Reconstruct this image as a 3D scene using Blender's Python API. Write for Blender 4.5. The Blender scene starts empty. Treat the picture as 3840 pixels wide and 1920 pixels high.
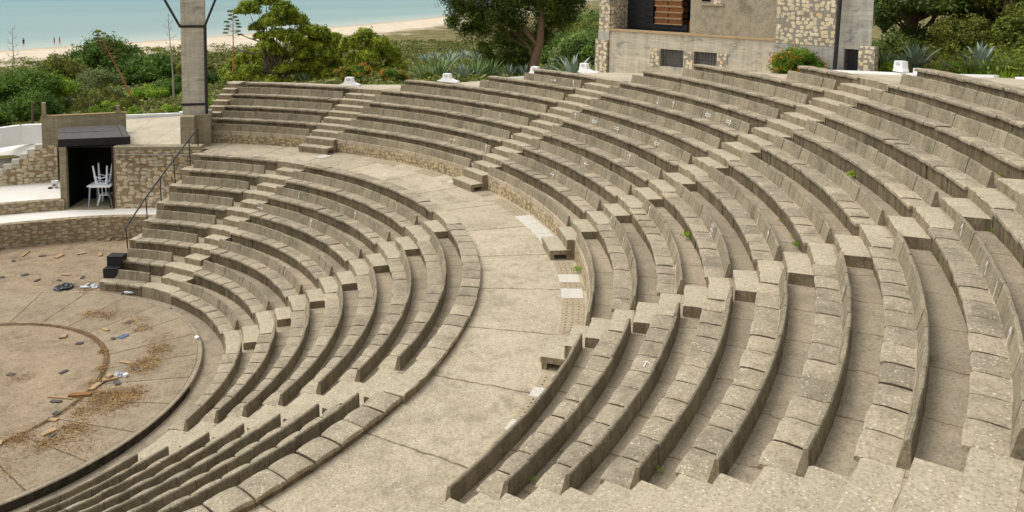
import bpy, math, random
import numpy as np
random.seed(7); RNG = np.random.default_rng(11)
C = bpy.context.scene.collection
rad, deg, sin, cos, PI = math.radians, math.degrees, math.sin, math.cos, math.pi

# ------------------------------------------------------------------ node helpers
class NT:
    def __init__(s, name):
        s.m = bpy.data.materials.new(name); s.m.use_nodes = True
        s.t = s.m.node_tree; s.t.nodes.clear()
        s.out = s.n('ShaderNodeOutputMaterial')
        s.pos = s.n('ShaderNodeNewGeometry')
    def n(s, typ, **k):
        o = s.t.nodes.new(typ)
        for a, b in k.items(): setattr(o, a, b)
        return o
    def l(s, a, b): s.t.links.new(a, b)
    def val(s, sock, v):
        if hasattr(v, 'is_linked') or hasattr(v, 'links'): s.l(v, sock)
        else: sock.default_value = v
    def math(s, op, a, b=0.0, c=None, clamp=False):
        o = s.n('ShaderNodeMath', operation=op); o.use_clamp = clamp
        s.val(o.inputs[0], a); s.val(o.inputs[1], b)
        if c is not None: s.val(o.inputs[2], c)
        return o.outputs[0]
    def scale(s, vec, x, y, z):
        o = s.n('ShaderNodeVectorMath', operation='MULTIPLY'); s.l(vec, o.inputs[0]); o.inputs[1].default_value = (x, y, z)
        return o.outputs[0]
    def noise(s, vec, sc, det=4, rough=.55, dist=0):
        o = s.n('ShaderNodeTexNoise'); s.l(vec, o.inputs['Vector']); o.inputs['Scale'].default_value = sc
        o.inputs['Detail'].default_value = det; o.inputs['Roughness'].default_value = rough; o.inputs['Distortion'].default_value = dist
        return o.outputs['Fac']
    def vor(s, vec, sc, feature='F1', dim='3D', rnd=1.0):
        o = s.n('ShaderNodeTexVoronoi', feature=feature, voronoi_dimensions=dim); s.l(vec, o.inputs['Vector']); o.inputs['Scale'].default_value = sc
        o.inputs['Randomness'].default_value = rnd
        return o
    def ramp(s, f, *stops):
        o = s.n('ShaderNodeValToRGB'); s.l(f, o.inputs[0]); r = o.color_ramp
        while len(r.elements) < len(stops): r.elements.new(.5)
        for e, (p, c) in zip(r.elements, stops):
            e.position = p; e.color = (c, c, c, 1) if isinstance(c, (int, float)) else (*c, 1)
        return o.outputs[0]
    def mix(s, f, a, b, mode='MIX'):
        o = s.n('ShaderNodeMix', data_type='RGBA', blend_type=mode)
        s.val(o.inputs[0], f)
        for i, v in ((6, a), (7, b)):
            if hasattr(v, 'links'): s.l(v, o.inputs[i])
            else: o.inputs[i].default_value = (*v, 1) if not isinstance(v, (int, float)) else (v, v, v, 1)
        return o.outputs[2]
    def bsdf(s, col, rough=.9, spec=.25, bump=None, bstr=.4, bdist=.01, metallic=0, trans=0):
        b = s.n('ShaderNodeBsdfPrincipled')
        if hasattr(col, 'links'): s.l(col, b.inputs['Base Color'])
        else: b.inputs['Base Color'].default_value = (*col, 1)
        s.val(b.inputs['Roughness'], rough); b.inputs['Specular IOR Level'].default_value = spec
        b.inputs['Metallic'].default_value = metallic
        if bump is not None:
            u = s.n('ShaderNodeBump'); u.inputs['Strength'].default_value = bstr; u.inputs['Distance'].default_value = bdist
            s.l(bump, u.inputs['Height']); s.l(u.outputs[0], b.inputs['Normal'])
        sh = b.outputs[0]
        if trans:
            t = s.n('ShaderNodeBsdfTranslucent')
            if hasattr(col, 'links'): s.l(col, t.inputs[0])
            else: t.inputs[0].default_value = (*col, 1)
            mx = s.n('ShaderNodeMixShader'); mx.inputs[0].default_value = trans
            s.l(sh, mx.inputs[1]); s.l(t.outputs[0], mx.inputs[2]); sh = mx.outputs[0]
        s.l(sh, s.out.inputs[0]); return s.m

def lin(r, g, b):
    f = lambda c: ((c/255+.055)/1.055)**2.4 if c > 10 else c/255/12.92
    return (f(r), f(g), f(b))
def mul(c, k): return tuple(min(1, x*k) for x in c)

def concrete(name, base, island=.12, agg=.3, streak=.5, mottle=.25, scale=1.0, joints=None, dirt=0.0, lichen=0.0, vdark=1.0):
    s = NT(name); P = s.pos.outputs['Position']
    big = s.noise(P, .9*scale, 5, .6); med = s.noise(P, 5*scale, 6, .65); fine = s.noise(P, 26*scale, 4, .7)
    f = s.math('ADD', s.math('MULTIPLY', big, .5), s.math('MULTIPLY', med, .5))
    c = s.ramp(f, (.33, mul(base, 1-mottle*1.25)), (.5, base), (.68, mul(base, 1+mottle*.7)))
    isl = s.math('MULTIPLY_ADD', s.pos.outputs['Random Per Island'], 2*island, 1-island)
    o = s.n('ShaderNodeVectorMath', operation='SCALE'); s.l(c, o.inputs[0]); s.l(isl, o.inputs['Scale']); c = o.outputs[0]
    # fine grain
    c = s.mix(.85, c, s.ramp(fine, (.3, .50), (.5, .96), (.72, 1.16)), 'MULTIPLY')
    # exposed aggregate: pale and dark grains
    v = s.vor(P, 32*scale); vc = s.n('ShaderNodeSeparateColor'); s.l(v.outputs['Color'], vc.inputs[0])
    g1 = s.math('MULTIPLY', s.math('LESS_THAN', v.outputs['Distance'], .34), s.math('GREATER_THAN', vc.outputs[0], .78))
    g2 = s.math('MULTIPLY', s.math('LESS_THAN', v.outputs['Distance'], .3), s.math('LESS_THAN', vc.outputs[1], .16))
    patch = s.ramp(s.noise(P, 2.6, 4), (.38, .15), (.62, 1))
    c = s.mix(s.math('MULTIPLY', s.math('MULTIPLY', g1, patch), agg), c, (.74, .67, .55))
    v2 = s.vor(P, 15*scale); vd = s.n('ShaderNodeSeparateColor'); s.l(v2.outputs['Color'], vd.inputs[0])
    c = s.mix(s.math('MULTIPLY', s.math('MULTIPLY', s.math('LESS_THAN', v2.outputs['Distance'], .22), s.math('GREATER_THAN', vd.outputs[0], .72)), agg*.8), c, (.72, .66, .55))
    c = s.mix(s.math('MULTIPLY', g2, agg*.8), c, mul(base, .35))
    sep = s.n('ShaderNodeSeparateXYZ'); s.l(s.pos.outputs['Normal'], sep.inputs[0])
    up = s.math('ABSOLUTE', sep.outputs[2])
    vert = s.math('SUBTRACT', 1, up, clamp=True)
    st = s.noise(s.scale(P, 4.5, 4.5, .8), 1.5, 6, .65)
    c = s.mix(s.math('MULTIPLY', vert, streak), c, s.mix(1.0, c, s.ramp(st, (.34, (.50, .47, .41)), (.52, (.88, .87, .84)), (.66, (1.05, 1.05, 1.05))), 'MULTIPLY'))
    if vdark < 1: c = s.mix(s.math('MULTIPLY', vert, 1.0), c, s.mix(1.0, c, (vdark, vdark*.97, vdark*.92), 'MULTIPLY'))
    # black mould patches on flat faces
    mo = s.ramp(s.noise(P, 1.7, 7, .7, .4), (.51, 0), (.64, 1))
    c = s.mix(s.math('MULTIPLY', s.math('MULTIPLY', mo, up), dirt), c, mul(base, .42))
    if lichen:
        li = s.ramp(s.noise(P, 6, 5, .7), (.66, 0), (.74, 1))
        c = s.mix(s.math('MULTIPLY', li, lichen), c, (.42, .30, .10))
    if joints:
        sp0 = s.n('ShaderNodeSeparateXYZ'); s.l(P, sp0.inputs[0])
        r0, n, w, col = joints        # radial joints: n per radian
        sp = s.n('ShaderNodeSeparateXYZ'); s.l(P, sp.inputs[0])
        th = s.math('ARCTAN2', sp.outputs[1], sp.outputs[0])
        rr = s.math('SQRT', s.math('ADD', s.math('MULTIPLY', sp.outputs[0], sp.outputs[0]), s.math('MULTIPLY', sp.outputs[1], sp.outputs[1])))
        wob = s.math('MULTIPLY', s.math('SUBTRACT', s.noise(P, 3, 4), .5), .012)
        ringid = s.math('FLOOR', s.math('DIVIDE', s.math('ADD', rr, r0), .85 if r0 == 0 else 400.0))
        th = s.math('ADD', s.math('ADD', th, wob), s.math('MULTIPLY', ringid, .37))
        fr = s.math('ABSOLUTE', s.math('SUBTRACT', s.math('FRACT', s.math('MULTIPLY', th, n)), .5))
        dist = s.math('MULTIPLY', s.math('DIVIDE', s.math('SUBTRACT', .5, fr), n), rr)
        wn = s.n('ShaderNodeTexWhiteNoise', noise_dimensions='2D'); cv = s.n('ShaderNodeCombineXYZ')
        s.l(s.math('FLOOR', s.math('MULTIPLY', th, n)), cv.inputs[0]); s.l(ringid, cv.inputs[1]); s.l(cv.outputs[0], wn.inputs['Vector'])
        o3 = s.n('ShaderNodeVectorMath', operation='SCALE'); s.l(c, o3.inputs[0]); s.l(s.math('MULTIPLY_ADD', wn.outputs[0], .17, .90), o3.inputs['Scale']); c = o3.outputs[0]
        jn = s.ramp(s.math('DIVIDE', dist, w), (.35, 1), (1, 0))
        brk = s.ramp(s.noise(P, 4, 4), (.3, .55), (.5, 1))
        c = s.mix(s.math('MULTIPLY', jn, s.math('MULTIPLY', brk, .8)), c, col)
    h = s.math('ADD', s.math('MULTIPLY', fine, .6), s.math('MULTIPLY', v.outputs['Distance'], -.5))
    h = s.math('ADD', h, s.math('MULTIPLY', med, .8))
    return s.bsdf(c, .92, .18, h, .55, .012)

def rubble(name, stone, mortar, sx=3.0, sy=4.6, contrast=.25, width=.09, courses=True):
    s = NT(name); uv = s.n('ShaderNodeUVMap').outputs[0]; P = s.pos.outputs['Position']
    w = s.n('ShaderNodeVectorMath', operation='ADD'); nz = s.n('ShaderNodeTexNoise'); s.l(P, nz.inputs['Vector']); nz.inputs['Scale'].default_value = 2.2
    s.l(s.scale(nz.outputs['Color'], .12, .12, 0), w.inputs[0]); s.l(uv, w.inputs[1])
    V = s.scale(w.outputs[0], sx, sy, 1)
    cell = s.vor(V, 1, 'F1', '2D', .68); cell.distance = 'MINKOWSKI'; cell.inputs['Exponent'].default_value = 3.2
    cc = s.n('ShaderNodeSeparateColor'); s.l(cell.outputs['Color'], cc.inputs[0])
    thr = s.math('MULTIPLY_ADD', cc.outputs[2], .15, .36-width)
    thr = s.math('ADD', thr, s.math('MULTIPLY', s.math('SUBTRACT', s.noise(P, 11, 3), .5), .16))
    m = s.ramp(s.math('ADD', s.math('SUBTRACT', thr, cell.outputs['Distance']), .5), (.49, 0), (.54, 1))
    m = s.math('MULTIPLY', m, s.math('GREATER_THAN', cc.outputs[1], .06))
    sc = s.ramp(cc.outputs[0], (0, mul(stone, 1-contrast)), (.45, stone), (.8, mul(stone, 1+contrast)), (1, (stone[0]*1.0, stone[1]*.86, stone[2]*.66)))
    sc = s.mix(.6, sc, s.ramp(s.noise(P, 22, 5, .65), (.32, .6), (.6, 1.06)), 'MULTIPLY')
    mc = s.ramp(s.noise(P, 9, 6, .7), (.3, mul(mortar, .86)), (.7, mul(mortar, 1.18)))
    c = s.mix(m, mc, sc)
    c = s.mix(.5, c, s.ramp(s.noise(P, 1.1, 5), (.35, .68), (.65, 1.08)), 'MULTIPLY')
    h = s.math('ADD', s.math('MULTIPLY', m, .8), s.math('MULTIPLY', s.noise(P, 30, 4), .3))
    return s.bsdf(c, .92, .15, h, .5, .035)

def plain(name, col, rough=.6, spec=.3, var=.15, sc=6, metallic=0, bump=.15):
    s = NT(name); P = s.pos.outputs['Position']
    n = s.noise(P, sc, 6, .65)
    c = s.ramp(n, (.3, mul(col, 1-var)), (.7, mul(col, 1+var)))
    isl = s.math('MULTIPLY_ADD', s.pos.outputs['Random Per Island'], var*1.2, 1-var*.6)
    o = s.n('ShaderNodeVectorMath', operation='SCALE'); s.l(c, o.inputs[0]); s.l(isl, o.inputs['Scale'])
    return s.bsdf(o.outputs[0], rough, spec, s.noise(P, sc*6, 4), bump, .01, metallic)

def leafmat(name, c1, c2, c3, trans=.25, sc=.8, spec=.25, rough=.6):
    s = NT(name); P = s.pos.outputs['Position']
    n = s.math('ADD', s.math('MULTIPLY', s.noise(P, sc, 4, .6), .75), s.math('MULTIPLY', s.pos.outputs['Random Per Island'], .25))
    c = s.ramp(n, (.3, c1), (.5, c2), (.7, c3))
    return s.bsdf(c, rough, spec, trans=trans)

def woodmat(name, col, var=.35):
    s = NT(name); P = s.pos.outputs['Position']
    n = s.noise(s.scale(P, 2, 22, 22), 1, 6, .7)
    c = s.ramp(n, (.3, mul(col, 1-var)), (.7, mul(col, 1+var)))
    return s.bsdf(c, .8, .2, n, .3, .01)

def boardconc(name, base, sc=1.0, bands=True):
    # board marked concrete: horizontal boards, stains
    s = NT(name); P = s.pos.outputs['Position']
    sp = s.n('ShaderNodeSeparateXYZ'); s.l(P, sp.inputs[0])
    z = s.math('ADD', s.math('MULTIPLY', sp.outputs[2], 6.5*sc), s.math('MULTIPLY', s.noise(P, .7, 2), .5))
    fr = s.math('FRACT', z); row = s.math('FLOOR', z)
    wn = s.n('ShaderNodeTexWhiteNoise', noise_dimensions='1D'); s.l(row, wn.inputs['W'])
    grain = s.noise(s.scale(P, 1.6, 1.6, 26), 1.3, 6, .7)
    c = s.ramp(grain, (.32, mul(base, .74)), (.68, mul(base, 1.16)))
    o = s.n('ShaderNodeVectorMath', operation='SCALE'); s.l(c, o.inputs[0]); s.l(s.math('MULTIPLY_ADD', wn.outputs[0], .2, .9), o.inputs['Scale']); c = o.outputs[0]
    line = s.ramp(fr, (0, .72), (.06, 1))
    c = s.mix(.6, c, line, 'MULTIPLY')
    st = s.noise(s.scale(P, .8, .8, 1.6), 1.4, 6, .7, .6)
    c = s.mix(s.ramp(st, (.55, 0), (.64, .65)), c, lin(120, 122, 118) if bands else mul(base, .55))
    dr = s.noise(s.scale(P, 6, 6, .5), 1.2, 4, .6)
    c = s.mix(.6, c, s.ramp(dr, (.35, .66), (.6, 1.0)), 'MULTIPLY')
    return s.bsdf(c, .9, .2, s.math('ADD', grain, s.math('MULTIPLY', line, .5)), .5, .012)

M = {}
M['seat'] = concrete('weathered_seat_concrete', lin(168, 155, 131), island=.19, agg=.8, streak=.7, dirt=.5, mottle=.22)
M['back'] = concrete('weathered_backrest_concrete', lin(147, 136, 113), island=.13, agg=.3, streak=.55, dirt=.2, mottle=.28, lichen=.12)
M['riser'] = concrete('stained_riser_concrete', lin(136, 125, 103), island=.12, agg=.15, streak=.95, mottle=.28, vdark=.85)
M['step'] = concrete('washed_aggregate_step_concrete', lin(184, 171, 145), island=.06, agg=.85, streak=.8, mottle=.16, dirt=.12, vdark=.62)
M['gangway'] = concrete('gangway_concrete', lin(176, 161, 136), agg=.3, streak=.3, mottle=.2, dirt=.25, joints=(0, 17, .02, lin(112, 90, 66)))
M['walk'] = concrete('walkway_aggregate_concrete', lin(188, 174, 148), agg=.85, streak=.3, mottle=.22, dirt=.45, joints=(100, 6.2, .03, lin(92, 76, 56)))
M['stage'] = concrete('dusty_orchestra_concrete', lin(157, 139, 113), agg=.15, streak=.2, mottle=.3, dirt=.45, scale=.7)
M['ring'] = concrete('orchestra_ring_concrete', lin(156, 140, 115), agg=.2, streak=.3, mottle=.24, dirt=.35, joints=(200, 4.6, .028, lin(88, 68, 48)))
M['channel'] = concrete('channel_concrete', lin(160, 146, 123), agg=.1, streak=.3, mottle=.25, dirt=.4)
M['prom'] = concrete('promenade_paving', lin(192, 180, 156), agg=.3, streak=.2, mottle=.15, dirt=.2, joints=(50, 11, .02, lin(140, 122, 97)))
M['mould'] = concrete('black_mould_concrete', lin(74, 67, 56), agg=.1, streak=.9, mottle=.5)
M['drain'] = concrete('drain_cover_concrete', lin(172, 158, 130), agg=.35, streak=.2, mottle=.15)
M['newslab'] = concrete('pale_new_concrete', lin(208, 202, 188), agg=.1, streak=.2, mottle=.08)
M['rub_podium'] = rubble('podium_rubble', lin(186, 170, 134), lin(140, 124, 98), 6.5, 8.5, .2, .02)
M['rub_stage'] = rubble('stage_rubble', lin(176, 162, 134), lin(136, 120, 96), 4.6, 8.4, .2, .04)
M['rub_hut'] = rubble('coursed_rubble', lin(206, 194, 166), lin(152, 132, 104), 4.3, 7.2, .18, .01)
M['rub_bldg'] = rubble('building_rubble', lin(226, 210, 178), lin(150, 142, 126), 5.6, 6.2, .12, .035)
M['white'] = plain('white_limewash', lin(240, 240, 238), .8, .2, .05, 3)
M['whitefloor'] = plain('pale_lime_paving', lin(226, 221, 210), .9, .15, .06, 2)
M['hutconc'] = boardconc('hut_concrete', lin(158, 147, 120), 1, False)
M['tower'] = boardconc('tower_board_concrete', lin(202, 193, 174))
M['bldg'] = boardconc('building_board_concrete', lin(200, 190, 168))
M['bldgd'] = boardconc('building_grey_concrete', lin(182, 177, 164))
M['roughcast'] = concrete('roughcast_render', lin(162, 151, 128), agg=.3, streak=.1, mottle=.35, scale=.8)
M['cornice'] = plain('cornice_stone', lin(176, 152, 116), .85, .2, .12)
M['black'] = plain('black_painted_board', lin(36, 35, 35), .6, .3, .25, 5)
M['blackroof'] = plain('black_roof_felt', lin(84, 80, 76), .7, .25, .25, 4)
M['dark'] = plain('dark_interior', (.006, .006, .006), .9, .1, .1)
M['steel'] = plain('black_painted_steel', lin(32, 28, 30), .45, .5, .1)
M['pipe'] = plain('grey_conduit', lin(150, 146, 136), .5, .4, .1)
M['grille'] = plain('wrought_iron', lin(52, 50, 52), .5, .4, .1)
M['glass'] = plain('dull_window_pane', lin(120, 116, 110), .25, .5, .2, 3)
M['plastic'] = plain('white_plastic', lin(236, 240, 242), .4, .4, .04)
M['plasticgrey'] = plain('grey_plastic', lin(150, 156, 160), .45, .4, .06)
M['wood'] = woodmat('weathered_wood', lin(176, 148, 110))
M['plywood'] = woodmat('orange_plywood', lin(146, 106, 64))
M['crate'] = woodmat('crate_wood', lin(130, 84, 52))
M['slate'] = plain('slate_piece', lin(84, 80, 76), .8, .2, .3)
M['blue'] = plain('blue_plastic', lin(84, 102, 132), .5, .4, .1)
M['clear'] = plain('crumpled_plastic', lin(200, 205, 208), .3, .5, .15)
M['bin'] = plain('black_bag', lin(40, 46, 44), .35, .5, .3, 14)
M['chalk'] = plain('white_chalk', lin(228, 226, 220), .9, .1, .05, 20)
M['joint_dirt_shade'] = plain('joint_dirt_and_gap_shade', lin(72, 62, 48), .95, .1, .3)  # joint dirt, coloured dark to paint in the shade of the gaps too
M['litter'] = leafmat('dry_leaf_litter', lin(110, 78, 44), lin(158, 124, 78), lin(196, 168, 118), .1, 3)
M['bark'] = woodmat('grey_bark', lin(112, 98, 84))
M['barkred'] = woodmat('eucalyptus_bark', lin(136, 108, 84))
M['stalkred'] = woodmat('reddish_agave_stalk', lin(184, 122, 86), .2)
M['stalkgrey'] = woodmat('bleached_agave_stalk', lin(176, 164, 146), .2)
M['pine'] = leafmat('pine_needles', lin(75, 92, 24), lin(136, 151, 38), lin(190, 198, 74), .3, .9)
M['pinedark'] = leafmat('pine_needles_dark', lin(52, 64, 26), lin(84, 98, 36), lin(126, 136, 52), .25, .6)
M['euc'] = leafmat('eucalyptus_leaves', lin(53, 69, 26), lin(88, 104, 38), lin(138, 150, 58), .25, .7)
M['tam'] = leafmat('dark_green_needles', lin(44, 71, 24), lin(80, 112, 34), lin(123, 152, 52), .25, .5)
M['olive'] = leafmat('grey_green_leaves', lin(81, 96, 50), lin(122, 136, 79), lin(168, 177, 113), .2, .8)
M['hedge'] = leafmat('brown_green_leaves', lin(72, 75, 26), lin(110, 118, 42), lin(153, 154, 66), .2, .9)
M['scrub'] = leafmat('dry_scrub', lin(68, 73, 32), lin(106, 113, 52), lin(142, 147, 77), .2, .35)
M['shrub'] = leafmat('fresh_green_leaves', lin(75, 104, 24), lin(128, 160, 40), lin(188, 212, 66), .3, 1)
M['bright'] = leafmat('lantana_leaves', lin(52, 84, 20), lin(98, 132, 36), lin(156, 177, 56), .3, 1.5)
M['wood1'] = leafmat('woodland_leaves', lin(58, 71, 26), lin(112, 123, 44), lin(165, 172, 66), .25, .5)
M['wood2'] = leafmat('woodland_leaves_grey', lin(63, 83, 38), lin(109, 131, 62), lin(157, 176, 90), .25, .6)
M['flower'] = plain('orange_petals', lin(228, 122, 38), .6, .3, .2)
M['agave'] = leafmat('blue_agave_leaf', lin(112, 132, 112), lin(148, 164, 144), lin(182, 190, 168), .1, 2, .35, .5)
M['yucca'] = leafmat('green_yucca_leaf', lin(74, 100, 56), lin(110, 136, 80), lin(148, 166, 104), .15, 2, .3, .5)
M['skin'] = plain('sunburnt_skin', lin(196, 130, 96), .6, .3, .05)
M['cloth'] = plain('dark_clothing', lin(44, 38, 46), .8, .2, .1)
M['redcloth'] = plain('orange_red_clothing', lin(196, 86, 58), .8, .2, .1)
M['hair'] = plain('dark_hair', lin(40, 28, 22), .7, .2, .1)

# ------------------------------------------------------------------ mesh helpers
class MB:
    def __init__(s): s.v = []; s.f = []; s.uv = []
    def quad(s, a, b, c, d, uv=None):
        i = len(s.v); s.v += [a, b, c, d]; s.f.append((i, i+1, i+2, i+3)); s.uv.append(uv or ((0, 0),)*4)
    def grid(s, rows, uvs=None, closed=False):
        n = len(rows[0]); i0 = len(s.v)
        for r in rows: s.v += r
        for a in range(len(rows)-1):
            for b in range(n-1 if not closed else n):
                b2 = (b+1) % n
                s.f.append((i0+a*n+b, i0+a*n+b2, i0+(a+1)*n+b2, i0+(a+1)*n+b))
                s.uv.append((uvs[a][b], uvs[a][b2], uvs[a+1][b2], uvs[a+1][b]) if uvs else ((0, 0),)*4)
    def face(s, pts, uv=None):
        i = len(s.v); s.v += pts; s.f.append(tuple(range(i, i+len(pts)))); s.uv.append(uv or ((0, 0),)*len(pts))
    def box(s, c, size, rz=0, rx=0, ry=0):
        from mathutils import Euler, Vector
        E = Euler((rx, ry, rz)); i = len(s.v); h = [q/2 for q in size]
        for sx, sy, sz in ((-1,-1,-1),(1,-1,-1),(1,1,-1),(-1,1,-1),(-1,-1,1),(1,-1,1),(1,1,1),(-1,1,1)):
            p = Vector((sx*h[0], sy*h[1], sz*h[2])); p.rotate(E); s.v.append((p.x+c[0], p.y+c[1], p.z+c[2]))
        for f in ((3,2,1,0),(4,5,6,7),(0,1,5,4),(1,2,6,5),(2,3,7,6),(3,0,4,7)):
            s.f.append(tuple(i+k for k in f)); s.uv.append(((0, 0),)*4)
    def tube(s, pts, r, n=8, cap=True):
        from mathutils import Vector
        rs = r if isinstance(r, (list, tuple)) else [r]*len(pts); rows = []
        P = [Vector(p) for p in pts]; prev = None
        for k, p in enumerate(P):
            d = (P[min(k+1, len(P)-1)]-P[max(k-1, 0)]).normalized()
            a = Vector((0, 0, 1)) if abs(d.z) < .9 else Vector((1, 0, 0))
            if prev is not None: a = prev
            x = (a - d*a.dot(d)).normalized(); y = d.cross(x); prev = x
            rows.append([tuple(p+(x*cos(t*2*PI/n)+y*sin(t*2*PI/n))*rs[k]) for t in range(n)])
        s.grid(rows, closed=True)
        if cap: s.face(rows[0][::-1]); s.face(rows[-1])
    def lathe(s, c, prof, n=20):
        s.grid([[(c[0]+r*cos(t*2*PI/n), c[1]+r*sin(t*2*PI/n), c[2]+z) for t in range(n)] for r, z in prof], closed=True)
    def build(s, name, mat, parent=None, smooth=False, link=True):
        me = bpy.data.meshes.new(name); me.from_pydata(s.v, [], s.f)
        u = me.uv_layers.new(name='UVMap')
        flat = [c for f in s.uv for p in f for c in p]
        if len(flat) == len(u.data)*2: u.data.foreach_set('uv', flat)
        me.materials.append(mat if not isinstance(mat, str) else M[mat])
        if smooth: me.polygons.foreach_set('use_smooth', [True]*len(me.polygons))
        me.update()
        o = bpy.data.objects.new(name, me)
        if link: C.objects.link(o)
        if parent: o.parent = parent; o.matrix_parent_inverse = parent.matrix_world.inverted() if False else o.matrix_parent_inverse
        return o

def tag(o, label=None, cat=None, group=None, kind=None):
    if label: o['label'] = label
    if cat: o['category'] = cat
    if group: o['group'] = group
    if kind or (label and cat): o['kind'] = kind or 'thing'
    return o
def thing(name, label, cat, loc=(0, 0, 0), rz=0, group=None):
    o = bpy.data.objects.new(name, None); C.objects.link(o); o.location = loc; o.rotation_euler = (0, 0, rz); o.empty_display_size = .2
    return tag(o, label, cat, group)
def struct(mb, name, mat, smooth=False):
    return tag(mb.build(name, mat, None, smooth), kind='structure', label=None)
def part(mb, name, mat, root, smooth=False):
    """mesh written in world coordinates, made a child of an unrotated root"""
    o = mb.build(name, mat, None, smooth); o.parent = root
    off = np.array(root.location)
    if root.parent is not None: off = off + np.array(root.parent.location)
    if off.any():
        n = len(o.data.vertices); a = np.empty(n*3); o.data.vertices.foreach_get('co', a)
        o.data.vertices.foreach_set('co', (a.reshape(-1, 3)-off).ravel()); o.data.update()
    return o
def copy_tree(o, parent=None):
    c = o.copy(); C.objects.link(c); c.parent = parent
    for ch in list(o.children):
        k = ch.copy(); C.objects.link(k); k.parent = c
        for g in list(ch.children):
            h = g.copy(); C.objects.link(h); h.parent = k
    return c

def pol(r, t, z=0.0): return (r*cos(rad(t)), r*sin(rad(t)), z)

def arcbox(mb, r0, r1, t0, t1, z0, z1, seg=None, bev=.012, uvm=False, jit=0):
    """closed curved block between radii, angles (deg) and heights"""
    if t0 > t1: t0, t1 = t1, t0
    seg = seg or max(1, int(math.ceil((t1-t0)/2.5)))
    prof = [(r0, z0), (r0, z1-bev), (r0+bev, z1), (r1-bev, z1), (r1, z1-bev), (r1, z0)]
    rows = []; uvs = []
    for i in range(seg+1):
        t = t0+(t1-t0)*i/seg
        if jit:
            rows.append([pol(r+random.gauss(0, jit)*(1 if z > z0 else 0)-(abs(random.gauss(0, jit*2.2)) if q in (1, 2) and random.random() < .25 else 0)*(-1), t+(deg(random.gauss(0, jit)/r) if i in (0, seg) else 0), z+(random.gauss(0, jit*.5) if z > z0 else 0)) for q, (r, z) in enumerate(prof)])
        else: rows.append([pol(r, t, z) for r, z in prof])
        uvs.append([(r0*rad(t), z) for r, z in prof])
    mb.grid(rows, uvs, closed=True)
    mb.face(rows[0][::-1], [(r, z) for r, z in prof][::-1]); mb.face(rows[-1], [(r, z) for r, z in prof])

# ------------------------------------------------------------------ theatre dimensions
RL0, PL, HL, TL0 = 6.122, .85, .392, .280        # lower tier: radius, row pitch, rise, top of backrest 0
RU0, PU, HU, TU0 = 15.448, .854, .397, 3.778     # upper tier
BK = .28                                          # backrest height over its seat
def RLk(k): return RL0+PL*k
def TLk(k): return TL0+HL*k
def SLk(k): return TLk(k)-BK
def RUk(k): return RU0+PU*k
def TUk(k): return TU0+HU*k
def SUk(k): return TUk(k)-BK
ZD = 2.99                                         # walkway between the tiers
ZG = .10                                          # orchestra floor

def slab_seat(mb, R, S, t0, t1, lone=False):
    """row of precast seat slabs, each slightly crowned and out of line with its neighbours"""
    n = max(1, round(rad(t1-t0)*R/.53)); dt = (t1-t0)/n
    rin = R-.465; rout = R-.03 if lone else R-.08
    bf, cf = (.019, .015) if t1 < -58 and R < 14 else (.012, .013)
    for i in range(n):
        gap = deg(random.uniform(.006, .011)/R); a, b = t0+i*dt+gap, t0+(i+1)*dt-gap
        dz = random.gauss(0, .005); tilt = random.gauss(0, .006); dr = random.gauss(0, .006); chip = random.random()
        prof = [(.010, -.075), (0, -.045), (.003, -.012), (.022, .0), (.12, .005), (.25, -.001), (.37, -.010), (rout-rin-.01, -.018), (rout-rin, -.035), (rout-rin, -.075)]
        rows = []; UL = (0, .03, .1, .3, .5, .7, .9, .97, 1)
        for u in UL:
            x = 2*u-1; t = a+(b-a)*u; ed = .016 if u in (0, 1) else (.003 if u in (.03, .97) else 0)
            bulge = bf*(1-x*x); crown = cf*(1-x*x)
            rows.append([pol(rin+dr+r-(bulge if r < .3 else bulge*.3)+random.gauss(0, .0022), t, S+z+dz+tilt*x-ed*(1 if z > -.05 else 0)+crown*(1 if z > -.03 else .3)+random.gauss(0, .0016)) for r, z in prof])
        mb.grid(rows, closed=True); mb.face(rows[0][::-1]); mb.face(rows[-1])
    mb.joint0 = len(mb.f)  # strips laid over the gaps: dirt plus painted gap shade
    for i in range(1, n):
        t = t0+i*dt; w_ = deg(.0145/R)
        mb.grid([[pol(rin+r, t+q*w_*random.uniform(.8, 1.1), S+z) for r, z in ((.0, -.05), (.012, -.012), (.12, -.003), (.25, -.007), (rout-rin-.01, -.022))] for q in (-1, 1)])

def slab_back(mb, R, S, T, t0, t1, w=.53, low=None):
    """row of upright backrest planks: battered inner face, barrelled top"""
    n = max(1, round(rad(t1-t0)*R/w)); dt = (t1-t0)/n
    zb = S-.02 if low is None else low
    H = T-zb
    for i in range(n):
        gap = deg(.006/R); a, b = t0+i*dt+gap, t0+(i+1)*dt-gap
        dz = random.gauss(0, .0045); tilt = random.gauss(0, .0035); dr = random.gauss(0, .0035)
        rows = []; N = 5
        pa, pb = pol(R, a), pol(R, b)
        for j in range(N+1):
            u = j/N; x = 2*u-1; t = a+(b-a)*u
            rch = R*cos(rad((b-a)/2))/cos(rad(t-(a+b)/2))       # straight outer face
            th = .044+.014*(1-x*x)
            tz = T+dz+tilt*x+random.gauss(0, .0022)
            prof = [(-.115, zb), (-th-.016, tz-.07), (-th-.004, tz-.014), (-th+.012, tz), (-.014, tz-.002), (0, tz-.02), (.012, zb-.0)]
            rows.append([pol(rch+dr+r+random.gauss(0, .0015), t, z) for r, z in prof])
        mb.grid(rows, closed=True); mb.face(rows[0][::-1]); mb.face(rows[-1])

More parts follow.
